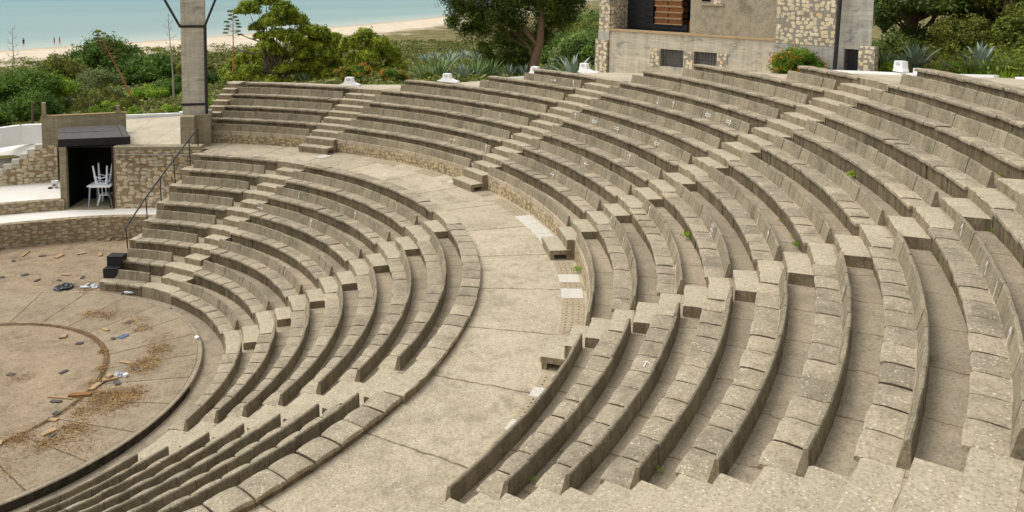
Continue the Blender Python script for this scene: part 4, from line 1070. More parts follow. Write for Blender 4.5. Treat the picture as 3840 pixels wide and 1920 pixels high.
bush('round grey-green bush in the middle left, paler than its neighbours', 12.9, 54.0, 3.9, 3.6, 3.5, 'olive', 9000, .085, 18, group=G1)
bush('smaller grey-green bush left of the round one', 10.9, 55.0, 2.4, 2.4, 2.4, 'olive', 5000, .085, 12, group=G1)
bush('brownish green hedge-like bush directly behind the concrete parapet', 9.4, 36.8, 2.9, 2.0, 1.75, 'hedge', 6000, .06, 18, group=G1)
bush('second brownish hedge bush right behind the parapet, near the stub post', 11.2, 36.2, 2.8, 2.0, 1.5, 'hedge', 6000, .06, 18, group=G1)
bush('olive brown mound bush between the hedge and the round grey bush', 10.6, 42.0, 3.2, 2.4, 2.0, 'hedge', 5000, .07, 16, group=G1)
bush('large dark green bush at the left edge above the white parapet', 5.4, 37.5, 4.6, 3.6, 4.1, 'tam', 12000, .085, 20, group=G1)
bush('bright dark-green bush right of the left-edge bush, behind a dead stalk', 7.6, 39.5, 3.6, 3, 3.4, 'shrub', 9000, .08, 16, group=G1)
bush('leafy bush in the far left corner of the vegetation', 2.8, 41.0, 4, 3, 4.3, 'tam', 9000, .09, 16, group=G1)
bush('dense low bush below the dead stalk at the left edge', 5.6, 32.5, 3.6, 2.4, 2.1, 'tam', 7000, .07, 14, group=G1)
bush('dark low bush behind the left end of the white parapet', 2.9, 30.5, 3.2, 2.4, 2.6, 'tam', 6000, .07, 14, group=G1)
bush('small grey bush peeking over the dark low bushes', 8.5, 40.0, 1.3, 1.2, 1.5, 'olive', 2500, .06, 8, group=G1)
bush('olive brown thicket halfway to the beach at the left', 13.6, 84, 8, 6, 5.0, 'hedge', 8000, .17, 16, group=G1)
bush('dry grey-brown thicket left of the olive one', 9.0, 82, 6, 5, 3.4, 'scrub', 6000, .16, 14, group=G1)
bush('green thicket in front of the dry grey-brown one', 8.5, 62, 6, 5, 3.6, 'hedge', 7000, .13, 14, group=G1)
bush('yellow-green low bush at the foot of the leaning red stalk', 14.6, 44.5, 3.4, 3, 1.7, 'shrub', 6000, .07, 14, group=G1)
bush('green leafy low bush between red and white stalks', 16.6, 46.0, 3.4, 3, 1.9, 'tam', 6000, .07, 14, group=G1)
bush('dark green low bush just left of the tower plinth, beyond the kerb', 18.4, 50, 4.4, 3, 2.4, 'tam', 6000, .09, 14, group=G1)
bush('bright green sprig bush beside the tower base', 15.9, 37.0, 1.6, 1.6, 1.3, 'shrub', 3000, .05, 9, group=G1)
G2 = 'low green plants along the side kerb'
for i, (x, y, w_, h_) in enumerate([(9.2, 22.0, 1.5, .7), (10.8, 21.6, 1.4, .8), (12.0, 21.4, 1.3, .8), (13.2, 24.5, 1.6, .9), (8.2, 25.0, 1.8, .8)]):
    bush(['loose weedy plant left of centre behind the white kerb', 'loose weedy plant behind the middle of the white kerb', 'weedy plant at the right end of the white kerb', 'weedy plant beyond the kerb close to the tower', 'weedy plant behind the canopy of the hut'][i], x, y, w_, w_, h_, 'shrub', 1300, .045, 8, z=2.75-.04*(y-18), group=G2, core=0)
bush('lime-green bush between the tower and the red stalk', 25.6, 57, 3.2, 3, 2.2, 'pine', 6000, .1, 12, group='bushes right of the tower')
bush('dark round bush right of the tower, far back', 24.5, 66, 4, 3, 2.2, 'tam', 5000, .12, 12, group='bushes right of the tower')
bush('olive thicket right of the tower near the beach', 30, 84, 9, 6, 3.4, 'hedge', 7000, .17, 14, group='bushes right of the tower')
bush('grey dry bush at the tower\'s right foot', 21.5, 42, 3.6, 2.4, 1.5, 'scrub', 4000, .08, 10, group='bushes right of the tower')
bush('small yellow-green bush left of the top bench', 22.5, 40.5, 1.8, 1.8, 1.3, 'pine', 3000, .06, 9, group='bushes right of the tower')
# hillside bushes between eucalyptus and building
G3 = 'hillside bushes between eucalyptus and building'
for i, (t_, az, W_, H_, mt) in enumerate([(60, .748, 3.2, 3.4, 'tam'), (67, .722, 4.5, 4.4, 'wood2'), (76, .748, 5.5, 5.4, 'wood2'), (72, .704, 4.5, 2.8, 'olive'), (92, .73, 8, 7.0, 'hedge'), (56, .722, 2.4, 1.7, 'hedge'), (110, .74, 11, 9.5, 'wood2'), (86, .70, 6, 4.6, 'tam')]):
    bush(['dark round bush low on the hillside left of the building', 'green bush touching the building corner pier', 'high grey-green bush left of the building top', 'pale bush above the eucalyptus trunk foot', 'olive thicket near the sea at the eucalyptus right edge', 'brown bush behind the big blue agave', 'highest far thicket between eucalyptus and building', 'dark thicket just right of the eucalyptus crown'][i], sin(az)*t_, cos(az)*t_-22.75, W_, W_, H_, mt, 8000, .12, 18, group=G3)

# orange flowering lantana bushes
def lantana(label, x, y, z, W, D, H, n=7000, nf=420, size=.05):
    t = bush(label, x, y, W, D, H, 'bright', n, size, 26, z=z, cat='flower bush', name='lantana_bush', group='orange flowering bushes')
    cr = [c for c in t.children if c.name.startswith('crown')][0]
    me = cr.data; co = np.empty(len(me.vertices)*3); me.vertices.foreach_get('co', co); co = co.reshape(-1, 4, 3)[:n].mean(1)
    out = np.linalg.norm(co-np.array([0, 0, H*.3]), axis=1); idx = RNG.choice(n, nf*3, replace=False); idx = idx[np.argsort(-out[idx])[:nf]]
    p = co[idx]*1.03+[0, 0, .02]
    quadmesh('flowers', np.concatenate([leaves(p, np.tile([0, -.5, 1.], (nf, 1)), size*.75, .9, .4), leaves(p+RNG.normal(0, .02, p.shape), np.tile([0, -.8, .5], (nf, 1)), size*.6, .9, .5)]), 'flower', t)
lantana('dense orange-flowered bush against the stone part of the building', 25.95, -5.25, 6.66, 3.5, 1.5, 1.2, 15000, 420, .042)
lantana('orange-flowered bush low behind the lamp block nearest the tower', 20.4, 20.0, 3.9, 2.6, 1.8, 1.15, 7000, 260, .05)
lantana('orange-flowered bush right of the other one under the pines', 22.5, 19.2, 3.85, 2.2, 1.6, .95, 6000, 200, .05)
lantana('small sparse orange-flowered plant right of the pines', 24.5, 18.9, 3.8, 1.1, 1, .7, 2500, 40, .045)
lantana('sparse orange-flowered plant among the agaves at the far right', 30.3, -8.9, 6.95, 1.2, .8, .45, 2500, 30, .04)

# agaves and yuccas
def rosette_mesh(nl, L, w, up0, up1, mat, curl=.15):
    mb = MB()
    for i in range(nl):
        f = i/nl; t = i*2.39996; el = rad(up1+(up0-up1)*(f**.8))+RNG.normal(0, .08); Lq = L*RNG.uniform(.8, 1.08)*(1-.25*(1-f)*0)
        ww = w*RNG.uniform(.85, 1.1); pts = []
        N = 6
        d = np.array([cos(t), sin(t), 0]); s_ = np.array([-sin(t), cos(t), 0])
        rows = []
        for j in range(N+1):
            u = j/N; e = el-curl*u*u
            p = d*(cos(e)*Lq*u+.04)+np.array([0, 0, 1])*sin(e)*Lq*u
            wd = ww*(.6+.9*u)*(1-u)**.55*1.15 if u < 1 else 0
            nn = np.array([-sin(e)*d[0], -sin(e)*d[1], cos(e)])
            rows.append([tuple(p-s_*wd+nn*wd*.35), tuple(p-nn*.0), tuple(p+s_*wd+nn*wd*.35)])
        mb.grid(rows)
    return mb
PROTO = {}
for key, args in dict(agave=(24, 1.0, .075, 38, 86, 'agave'), yucca=(70, 1.0, .032, 25, 86, 'yucca')).items():
    t = thing(key, '', 'plant'); o = rosette_mesh(*args).build('leaves', M[args[5]], None, True); o.parent = t
    cmb = MB(); cmb.lathe((0, 0, 0), [(.0, -.15), (.12, -.1), (.1, .12), (.0, .2)], 10); o2 = cmb.build('stem', M['bark'], None, True); o2.parent = t
    PROTO[key] = t
used = set()
def rosette(kind, x, y, z, s, label, group):
    t = PROTO[kind] if kind not in used else copy_tree(PROTO[kind]); used.add(kind)
    t.location = (x, y, z); t.scale = (s, s, s); t.rotation_euler = (0, 0, RNG.uniform(0, 6)); tag(t, label, kind, group)
AG = 'agaves and yuccas beyond the promenade kerb'
lst = [('yucca', 26.2, 20.2, 1.9, 'large green yucca at the left end of the row behind the kerb'), ('yucca', 24.6, 19.2, 1.3, 'small green yucca leftmost in the row by the sparse orange plant'), ('agave', 27.6, 19.6, 1.35, 'pale blue agave right behind the large yucca'),
       ('yucca', 28.8, 20.0, 1.6, 'green yucca directly right of the lamp block with the flared base'), ('yucca', 30.3, 20.6, 1.75, 'wide green yucca midway between lamp block and eucalyptus'), ('agave', 32.0, 20.8, 1.2, 'blue agave midway along the row, before dark foliage'),
       ('agave', 33.0, 20.2, 1.25, 'blue agave third from the eucalyptus trunk'), ('agave', 34.3, 19.8, 1.1, 'blue agave close left of the eucalyptus trunk'), ('yucca', 34.9, 19.0, 1.3, 'small yucca at the foot of the eucalyptus trunk'), ('agave', 31.6, 13.7, 1.95, 'biggest blue agave between eucalyptus trunk and building'),
       ('yucca', 29.0, 9.6, 1.2, 'dark green yucca at the building corner'), ('agave', 30.6, 8.9, 1.0, 'agave half hidden beside the corner pier'), ('agave', 29.6, 50.0, 1.5, 'blue agave under the largest pine'), ('agave', 28.1, 51.0, 1.2, 'small blue agave left under the largest pine'), ('agave', 23.5, 21.6, 1.1, 'blue agave sticking out of the orange-flowered bushes'),
       ('yucca', 31.0, -5.6, 1.05, 'green yucca right beside the lamp block at the building\'s right end'), ('agave', 31.4, -6.8, 1.2, 'tall pale blue agave right of the building, upper leaves spread'), ('agave', 31.0, -6.5, .9, 'blue agave tangled with the tall pale one'), ('agave', 31.2, -9.2, 1.0, 'blue agave nearest the right edge'),
       ('yucca', 30.6, -8.4, .55, 'small green yucca under the right-hand blue agave'), ('yucca', 30.6, -9.1, .6, 'small yucca in the green row, second from the agave'), ('yucca', 30.4, -9.7, .6, 'small yucca in the green row, third from the agave'), ('yucca', 30.4, -10.4, .62, 'small yucca in the green row, fourth from the agave'), ('yucca', 30.5, -11.1, .6, 'small yucca at the right edge of the picture'), ('yucca', 30.9, -10.1, .5, 'tiny yucca behind the green row')]
for k_, x, y, s_, lb in lst:
    z = TZ(x, y) if math.hypot(x, y) > 30.9 or y > 0 else zout(deg(math.atan2(y, x)))-.12
    rosette(k_, x, y, z, s_, lb, AG)
# rosettes far out in the dunes
for i, (x, y) in enumerate([(34, 100), (66, 90), (70, 93), (75, 92), (82, 95), (60, 66), (52, 60)]):
    rosette('agave', x, y, TZ(x, y), 2.2, ['distant agave between the stalks near the beach', 'distant agave on the dune right of the pines', 'second distant agave on the dune right of the pines', 'third distant agave on the dune, nearer the eucalyptus', 'distant agave beside the eucalyptus foliage', 'agave on the scrub slope beyond the yuccas', 'lower agave on the scrub slope beyond the yuccas'][i], 'agaves out on the dunes')

# agave flower stalks
def stalk(label, x, y, h, lean, mat, tufts, dead, r=.07, side=1):
    z = TZ(x, y)
    t = thing('agave_stalk', label, 'flower stalk', (x, y, z-.1), 0, 'tall agave flower stalks')
    d = np.array([.93*lean, -.36*lean, 1.0]); mb = MB()
    P_ = lambda u: tuple(d*h*u+np.array([.05*sin(u*5), 0, 0]))
    mb.tube([P_(u) for u in np.linspace(0, 1, 8)], [r*(1-.75*u) for u in np.linspace(0, 1, 8)], 7); o = mb.build('stem', M[mat], None, True); o.parent = t
    mb = MB(); pts = []
    for i in range((14 if tufts else 9) if tufts or dead else 0):
        u = (.62+.38*(i+RNG.random()*.8)/9) if dead else .66+.34*i/14; s_ = (-1)**i; L_ = h*(.12 if dead else .13)*(1.25-u)*(1.5 if tufts else 1.0)*RNG.uniform(.5, 1.25)
        a = np.array(P_(min(u, 1))); b_ = a+np.array([s_*L_*.9, RNG.normal(0, .3)*L_, L_*.28]); m_ = a*.5+b_*.5-np.array([0, 0, L_*.12])
        mb.tube([tuple(a), tuple(m_), tuple(b_)], [r*.3, r*.2, r*.12], 4); pts.append(b_)
        if dead:
            for q in range(3): mb.tube([tuple(m_*(.5+.2*q)+b_*(.5-.2*q)), tuple(b_+np.array([RNG.normal(0, .12), 0, .22]))], [r*.12, r*.06], 3)
    o = mb.build('branches', M[mat], None, True); o.parent = t
    if tufts:
        Q = clump_leaves([(p[0], p[1], p[2]+.05, .19*h/6) for p in pts]+[(P_(1)[0], P_(1)[1], P_(1)[2], .24*h/6)], 2600, .05*h/6, .5, hollow=.2, flat=.5)
        quadmesh('flower_tufts', Q, 'hedge', t)
stalk('thin dead grey stalk at the far left edge, bare twigs on top', 5.3, 39.2, 6.1, .02, 'stalkgrey', False, True, .06)
stalk('reddish stalk leaning left across the dark feathery tree, green tufts on top', 13.3, 42.0, 5.7, -.42, 'stalkred', True, False, .075)
stalk('bleached pale stalk with dead twigs just left of the tower', 15.7, 41.0, 6.8, -.03, 'stalkgrey', False, True, .07)
stalk('reddish upright stalk with green tufts right of the tower', 26.2, 60.4, 7.9, .03, 'stalkred', True, False, .09)

# right-hand woodland
G4 = 'trees on the slope right of the building'
wl = [(36.5, -4.2, 5.2, 6.5, 'wood2', 'feathery grey-green tree right against the building side'), (42, -8.5, 6, 8.5, 'wood1', 'olive tree with pale bare limbs behind the agaves'), (46, -3.5, 6.5, 9.5, 'wood1', 'tall olive tree behind the building roofline side'), (40.5, -12.5, 5.5, 7.5, 'wood1', 'broad olive tree above the second agave'), (47, -14, 6.5, 10, 'wood1', 'dark tall tree in the upper right corner'),
      (36.8, -13.2, 3.8, 4.6, 'wood2', 'grey-green bushy tree low at the right edge'), (52, -8, 7, 11, 'wood1', 'tallest far tree seen over the middle of the slope'), (54, -19, 7, 11, 'wood1', 'far tree in the extreme upper right'), (41, -17.5, 5, 8, 'wood2', 'shadowed tree at the right edge, upper half'), (36.2, -8.6, 3.0, 3.0, 'hedge', 'low brownish tree behind the right agaves')]
for x, y, W_, H_, mt, lb in wl:
    def ex(mb, W_=W_, H_=H_):
        for q in range(5):
            a = RNG.uniform(0, 6.28); mb.tube([(cos(a)*.4, sin(a)*.4, -.2), (cos(a)*.7, sin(a)*.7, H_*.3), (cos(a)*W_*.25, sin(a)*W_*.25, H_*.7)], [.11, .08, .04], 6)
    cl = crown(W_*1.15, W_*1.15, H_*.95, H_*.05, 46, .12, .2)
    tree('slope_tree', lb, 'tree', (x, y, TZ(x, y)-.2), cl, 30000, .10 if x < 45 else .13, mt, 'barkred', .16, G4, core=.4, hollow=.1, asp=.38, extra=ex)
up_ = []
for q in range(1500):
    t = RNG.uniform(-34, 1.5); r = float(np.interp(t, TH, RB))+RNG.uniform(.8, 26); x, y = r*cos(rad(t)), r*sin(rad(t))
    up_.append((x, y, float(terrain(x, y)[0]), RNG.uniform(.45, .95)))
up_ = np.array(up_)
d = RNG.normal(0, 1, (len(up_), 70, 3)); d[..., 2] = abs(d[..., 2]); d /= np.linalg.norm(d, axis=2)[..., None]
p = up_[:, None, :3]+d*(up_[:, 3][:, None, None]*RNG.uniform(.5, 1, (len(up_), 70, 1)))*np.array([1.1, 1.1, 1.0])
tag(quadmesh('undergrowth', leaves(p.reshape(-1, 3), d.reshape(-1, 3)*.6+[0, 0, .4], .085, .4), 'wood1'), 'continuous dark undergrowth covering the slope right of the building', 'undergrowth', kind='stuff')
G5 = 'undergrowth right of the building'
for i, (x, y, W_, H_, mt) in enumerate([(33.2, -4.7, 2.2, 1.5, 'wood2'), (34.0, -7.2, 2.8, 1.7, 'hedge'), (33.8, -9.8, 2.8, 1.5, 'wood1'), (33.4, -12.2, 2.6, 1.4, 'wood2'), (35.8, -10.8, 3, 2.4, 'wood1'), (37.6, -6.4, 3.4, 2.6, 'hedge'), (38, -9.6, 3.4, 2.8, 'scrub'), (29.4, -6.6, 1.1, .7, 'shrub'), (32.3, -3.4, 2.6, 2.2, 'wood2'), (34, -14, 3, 2, 'hedge'), (33, -16, 3, 2, 'wood2')]):
    bush(['grey-green undergrowth touching the stone buttress', 'brown undergrowth behind the tall agave', 'olive undergrowth behind the right agave', 'grey-green undergrowth at the right edge behind yuccas', 'olive bush higher on the slope at right', 'brown bush on the slope above the lamp block', 'dry bush on the slope between trees', 'small leafy bush at the buttress foot', 'feathery bush against the building side wall', 'brown bush just outside the right agaves', 'grey-green bush at the far right of the slope'][i], x, y, W_, W_, H_, mt, 4200, .06, 12, group=G5, z=None)

# scrub on the slopes toward the beach: uncountable, one object
pts = []
while len(pts) < 8500:
    t = RNG.uniform(28, 92); r = 22+150*RNG.random()**.8; x, y = r*cos(rad(t)), r*sin(rad(t))
    z, dI = terrain(x, y)
    if dI < 26 or r < float(np.interp(t, TH, RB))+1.6: continue
    if dI < 50 and RNG.random() < .7: continue
    pts.append((x, y, float(z), .28+.45*RNG.random()+.0035*r))
for q in range(1700):
    t = RNG.uniform(5, 34); r = RNG.uniform(27, 170); x, y = r*cos(rad(t)), r*sin(rad(t)); z, dI = terrain(x, y)
    if dI > 50: pts.append((x, y, float(z), .28+.45*RNG.random()+.0035*r))
pts = np.array(pts)
Q = []
per = 34
d = RNG.normal(0, 1, (len(pts), per, 3)); d[..., 2] = abs(d[..., 2]); d /= np.linalg.norm(d, axis=2)[..., None]
p = pts[:, None, :3]+d*(pts[:, 3][:, None, None]*RNG.uniform(.5, 1, (len(pts), per, 1)))*np.array([1.2, 1.2, .75])
sz = np.repeat(pts[:, 3], per)[:, None]*.22
pp = p.reshape(-1, 3); dd = d.reshape(-1, 3)
L4 = leaves(pp, dd*.6+[0, 0, .6], 1.0, .45); ctr = L4.mean(1, keepdims=True); L4 = ctr+(L4-ctr)*sz[:, :, None]
half = RNG.random(len(pts)) < .62; hm = np.repeat(half, per)
tag(quadmesh('scrub', L4[hm], 'scrub'), 'dry low scrub covering the slope toward the beach', 'scrub', kind='stuff')
tag(quadmesh('green_scrub', L4[~hm], 'hedge'), 'greener low scrub mixed in on the slope', 'scrub', kind='stuff')
# grass fringe beyond the promenade and on the slope right
n = 26000
t = RNG.uniform(-50, 56, n); rbq = np.interp(t, TH, RB); r = rbq+RNG.uniform(-.6, 3.5, n)*1.0
x = r*np.cos(np.radians(t)); y = r*np.sin(np.radians(t)); z = terrain(x, y)[0]
ok = ~((t < 9) & (t > -13))
x, y, z = x[ok], y[ok], z[ok]; n = len(x)
a = RNG.uniform(0, 6.28, n); h = RNG.uniform(.12, .38, n); w = .02
tip = np.stack([x+RNG.normal(0, .08, n), y+RNG.normal(0, .08, n), z+h], 1); b0 = np.stack([x-np.cos(a)*w, y-np.sin(a)*w, z-.05], 1); b1 = np.stack([x+np.cos(a)*w, y+np.sin(a)*w, z-.05], 1)
tag(quadmesh('grass', np.stack([b0, b1, tip, tip*.999+b1*.001], 1), 'shrub'), 'ragged green grass fringe beyond the promenade kerb', 'grass', kind='stuff')

# fence posts far left
for i, (x, y, h_, lb) in enumerate([(4.9, 25.5, 1.1, 'grey leaning timber post among the bushes at the far left'), (7.6, 25.6, .9, 'short timber post behind the white parapet, nearer the stub post')]):
    mb = MB(); z = TZ(x, y)+.6; mb.tube([(x, y, z-1), (x+.03, y, z+h_)], [.06, .05], 7); tag(mb.build('fence_post', M['bark']), lb, 'post', 'timber posts in the bushes')

# ------------------------------------------------------------------ chalk arrows on backrests
MARKS = [('L', 6, 19.0, 'I'), ('L', 5, 9.32, 'U'), ('L', 6, 2.43, 'U'), ('L', 7, -3.4, 'I'), ('L', 5, 24.2, 'R'), ('U', 6, 5.5, 'R'), ('U', 6, 2.4, 'H'), ('U', 1, 8.73, 'R'), ('U', 1, 2.0, 'U'), ('U', 3, 6.3, 'H'), ('U', 4, -3.95, 'U'), ('U', 4, -7.43, 'LL'), ('U', 4, -11.47, 'RR'), ('U', 4, -19.1, 'LL'), ('U', 6, -11.01, 'D'), ('U', 3, -18.87, 'U'), ('U', 1, -12.91, 'R'), ('U', 2, -15.13, 'L'), ('U', 2, -31.83, 'U'), ('U', 1, -30.2, 'U'), ('L', 5, -5.13, 'L'), ('L', 3, -0.83, 'I'), ('U', 1, -35.81, 'H'), ('U', 2, -39.04, 'I'), ('U', 2, -45.29, 'L'), ('U', 3, -40.86, 'E'), ('U', 1, -45.94, 'I'), ('U', 4, -42.19, 'I'), ('U', 4, -45.54, 'U'), ('U', 5, -56.72, 'H'), ('U', 7, -53.44, 'H'), ('U', 7, -58.07, 'H'), ('U', 7, -60.2, 'I'), ('U', 7, -64.11, 'U'), ('U', 6, -19.01, 'LL'), ('U', 6, -22.32, 'RR'), ('U', 6, -13.45, 'U')]
STR = {'I': [((0, -.09), (0, .09))], 'U': [((0, -.09), (0, .09)), ((0, .09), (-.045, .03)), ((0, .09), (.045, .03))], 'D': [((0, -.1), (0, .09)), ((0, -.1), (-.045, -.03)), ((0, -.1), (.045, -.03))],
       'R': [((-.11, 0), (.11, 0)), ((.11, 0), (.05, .045)), ((.11, 0), (.05, -.045))], 'L': [((-.11, 0), (.11, 0)), ((-.11, 0), (-.05, .045)), ((-.11, 0), (-.05, -.045))],
       'RR': [((-.12, .022), (.08, .022)), ((-.12, -.022), (.08, -.022)), ((.12, 0), (.03, .07)), ((.12, 0), (.03, -.07))], 'LL': [((.12, .022), (-.08, .022)), ((.12, -.022), (-.08, -.022)), ((-.12, 0), (-.03, .07)), ((-.12, 0), (-.03, -.07))],
       'H': [((0, .09), (-.04, .02)), ((0, .09), (.03, -.06))], 'E': [((-.1, -.08), (-.1, .08)), ((-.1, .08), (.1, .08)), ((-.1, 0), (.1, 0)), ((-.1, -.08), (.1, -.08)), ((0, -.08), (0, .08))]}
for tier, k, th, typ in MARKS:
    R, T, S = (RLk(k), TLk(k), SLk(k)) if tier == 'L' else (RUk(k), TUk(k), SUk(k))
    rt_ = None
    for a, b, o in BENCH[(tier, k)]:
        if a-.3 <= th <= b+.3: rt_ = o
    if rt_ is None: continue
    zm = T-.135
    def fp(u, v):
        z = zm+v; f = (z-S)/(T-S); r = R-(.125+(.07-.125)*min(1, max(0, f)))-.016
        return pol(r, th-deg(u/R), z)
    mb = MB()
    for (a, b) in STR[typ]:
        a = np.array(a); b = np.array(b); d_ = b-a; d_ /= np.linalg.norm(d_); q = np.array([-d_[1], d_[0]])*.0085
        N = 5; rows = []
        for j in range(N+1):
            c_ = (a+(b-a)*j/N)*1.25+RNG.normal(0, .0015, 2); rows.append([fp(*(c_-q)), fp(*(c_+q))])
        mb.grid(rows)
    part(mb, 'chalk_arrow', M['chalk'], rt_)
# chalk arrow on a seat of the third upper row
mb = MB()
def sp_(u, v): return pol(RUk(2)-.28+v*1.2, -58.6-deg(u*1.2/RUk(2)), SUk(2)+.026)
for a, b in STR['U']:
    a = np.array(a)[::-1]; b = np.array(b)[::-1]; a = a*[-1, 1]; b = b*[-1, 1]; d_ = b-a; d_ /= np.linalg.norm(d_); q = np.array([-d_[1], d_[0]])*.007
    mb.quad(sp_(*(a-q)), sp_(*(b-q)), sp_(*(b+q)), sp_(*(a+q)))
rt_ = [o for a, b, o in BENCH[('U', 2)] if a < -58.6 < b][0]; part(mb, 'chalk_arrow', M['chalk'], rt_)

# ------------------------------------------------------------------ weeds in the joints
WEEDS = [(10.8, 45.12, 1.96), (9.1, 4.13, 1.176), (8.25, 0.36, 0.784), (7.87, -26.65, 0.784), (12.12, -7.6, 2.745), (18.44, -8.69, 4.691), (18.06, -5.46, 4.691), (18.91, -16.84, 5.088), (15.88, -21.41, 3.498), (18.91, -22.61, 5.088), (17.59, -37.64, 4.293), (15.25, -32.99, 3.0), (18.06, -46.04, 4.72), (19.29, -41.18, 5.088), (19.29, -44.32, 5.088), (19.29, -46.09, 5.088), (20.62, -63.64, 5.883), (21.86, -52.14, 6.28), (21.0, -38.98, 5.883), (23.19, -42.02, 7.075), (23.57, -42.32, 7.075), (22.71, -46.17, 6.677), (18.06, -68.87, 4.691), (16.35, -68.5, 3.896)]
big = {3: .6, 10: 1.5, 18: 1.3, 11: 1.2, 20: 1.1, 15: 1.2}
for i, (r, t, z) in enumerate(WEEDS):
    sc_ = big.get(i, .6)*.85
    n = int(120*sc_); h_ = .13*sc_
    base = np.zeros((n, 3)); tip = np.stack([RNG.normal(0, .07*sc_, n), RNG.normal(0, .07*sc_, n), h_*RNG.uniform(.4, 1.2, n)], 1)
    p = base*.2+tip*.8
    Q = leaves(p, np.tile([0, -.3, .8], (n, 1)), .022*sc_, .5)
    o = quadmesh('weed_tuft', Q, 'shrub'); o.location = pol(r, t, z+.005)
    tag(o, 'small green weed tuft growing from a joint between the concrete rows', 'weed', 'weeds growing between the benches')

# ------------------------------------------------------------------ debris on the orchestra
used_lab = {}
def debris(kind, lst, name, cat, label, group, size, mat, var=.35):
    for i, (x, y) in enumerate(lst):
        sx, sy, sz = [q*random.uniform(1-var, 1+var) for q in size]
        mb = MB(); mb.box((0, 0, 0), (sx, sy, sz)); me_o = mb.build(name, M[mat])
        bv = me_o.modifiers.new('b', 'BEVEL'); bv.width = min(sz*.2, .006); bv.segments = 1
        me_o.location = (x, y, ZG+sz/2+.008); me_o.rotation_euler = (random.uniform(-.05, .05), random.uniform(-.05, .05), random.uniform(0, 3.1))
        tag(me_o, label, cat, group)
wood = [(3.12, 10.9), (3.79, 10.62), (3.88, 8.91), (5.65, 9.9), (5.98, 9.7), (5.07, 8.31), (3.8, 6.85), (4.43, 10.5), (4.05, 1.63), (4.56, 8.82), (3.6, -1.47), (3.24, -1.67), (2.22, -2.73), (2.06, -3.25), (4.1, -0.75), (1.17, -3.1), (6.3, 9.5), (3.04, 1.79)]
debris('w', wood, 'wood_block', 'wood block', 'short flat piece of pale timber lying on the orchestra floor', 'pieces of timber scattered on the orchestra', (.28, .12, .035), 'wood')
slate = [(2.53, 9.29), (3.41, 9.29), (2.08, 7.78), (2.7, 7.6), (2.97, 6.84), (3.32, 1.12), (4.12, 0.91), (4.7, 1.81), (3.54, 6.45), (3.41, -1.54), (2.38, -1.88), (2.32, -2.47), (2.74, -0.4), (1.66, 0.19), (3.02, 1.78), (3.71, -1.75), (2.12, -3.4), (4.23, -1.28), (4.2, 6.3)]
debris('s', slate, 'slate_piece', 'slate', 'flat dark grey slate fragment lying on the orchestra floor', 'slate fragments scattered on the orchestra', (.20, .13, .02), 'slate')
def one(name, label, cat, x, y, size, rz, mat, z=None, rx=0):
    mb = MB(); mb.box((0, 0, 0), size); o = mb.build(name, M[mat]); o.location = (x, y, (z or ZG)+size[2]/2+.01); o.rotation_euler = (rx, 0, rz); tag(o, label, cat)
one('timber_plank', 'longest brown plank lying across leaf litter on the orchestra', 'plank', 2.88, -1.9, (.5, .13, .05), -.5, 'plywood')
one('wooden_stick', 'thin pale stick lying beside the longest brown plank', 'stick', 2.47, -1.75, (.62, .03, .02), -.75, 'wood')
one('wooden_stick', 'long thin stick lying near the stage wall at the far left', 'stick', 2.96, 9.84, (.6, .05, .03), 1.1, 'wood')
one('timber_plank', 'brown plank lying against the foot of the stage wall, cut by the left edge', 'plank', 2.3, 10.9, (.7, .1, .04), .2, 'plywood')
one('blue_sheet', 'bright blue flat plastic piece beside a slate on the orchestra', 'plastic sheet', 4.37, .91, (.26, .18, .012), .5, 'blue')
one('white_scrap', 'small white scrap on the seat-side edge of the orchestra kerb', 'scrap', 5.98, -.35, (.08, .13, .05), .2, 'white', z=.0)
one('white_scrap', 'white paper scrap among debris in the gutter litter', 'scrap', 3.95, -1.5, (.1, .1, .06), .6, 'white')
one('white_scrap', 'white strip lying near the stage wall at the left', 'scrap', 2.75, 11.0, (.26, .08, .03), .3, 'white')
one('foam_block', 'cream foam block between slates in the gutter litter', 'block', 3.6, -1.42, (.16, .12, .10), .7, 'wood')
one('wood_block', 'tan block resting in the channel against the lowest bench', 'wood block', *pol(6.25, 21.5)[:2], (.17, .1, .05), .9, 'wood', z=.02)
one('bottle_cap', 'tiny blue cup beside the tan block in the channel', 'cup', *pol(6.33, 20.6)[:2], (.06, .06, .06), .9, 'blue', z=.02)
def crumple(name, label, cat, x, y, r, h, mat, z=ZG):
    mb = MB(); n, m = 14, 7; rows = []
    for j in range(m+1):
        p = PI/2*j/m
        rows.append([(r*cos(p)*cos(t*2*PI/n)*(1+.35*RNG.normal()*.5)*1.2, r*cos(p)*sin(t*2*PI/n)*(1+.3*RNG.normal()*.5), h*sin(p)*(1+.2*RNG.normal()*.6)) for t in range(n)])
    mb.grid(rows, closed=True); o = mb.build(name, M[mat]); o.location = (x, y, z); tag(o, label, cat)
crumple('plastic_bag', 'crumpled black and dark green plastic bag on the orchestra floor', 'bag', 3.56, 5.65, .24, .13, 'bin')
crumple('plastic_bag', 'crumpled white plastic wrapper at the end of the lowest bench', 'wrapper', 4.38, 5.22, .12, .1, 'clear')
crumple('glass_jar', 'round clear crumpled tub beside the cream foam block', 'tub', 3.8, -1.38, .1, .12, 'clear')
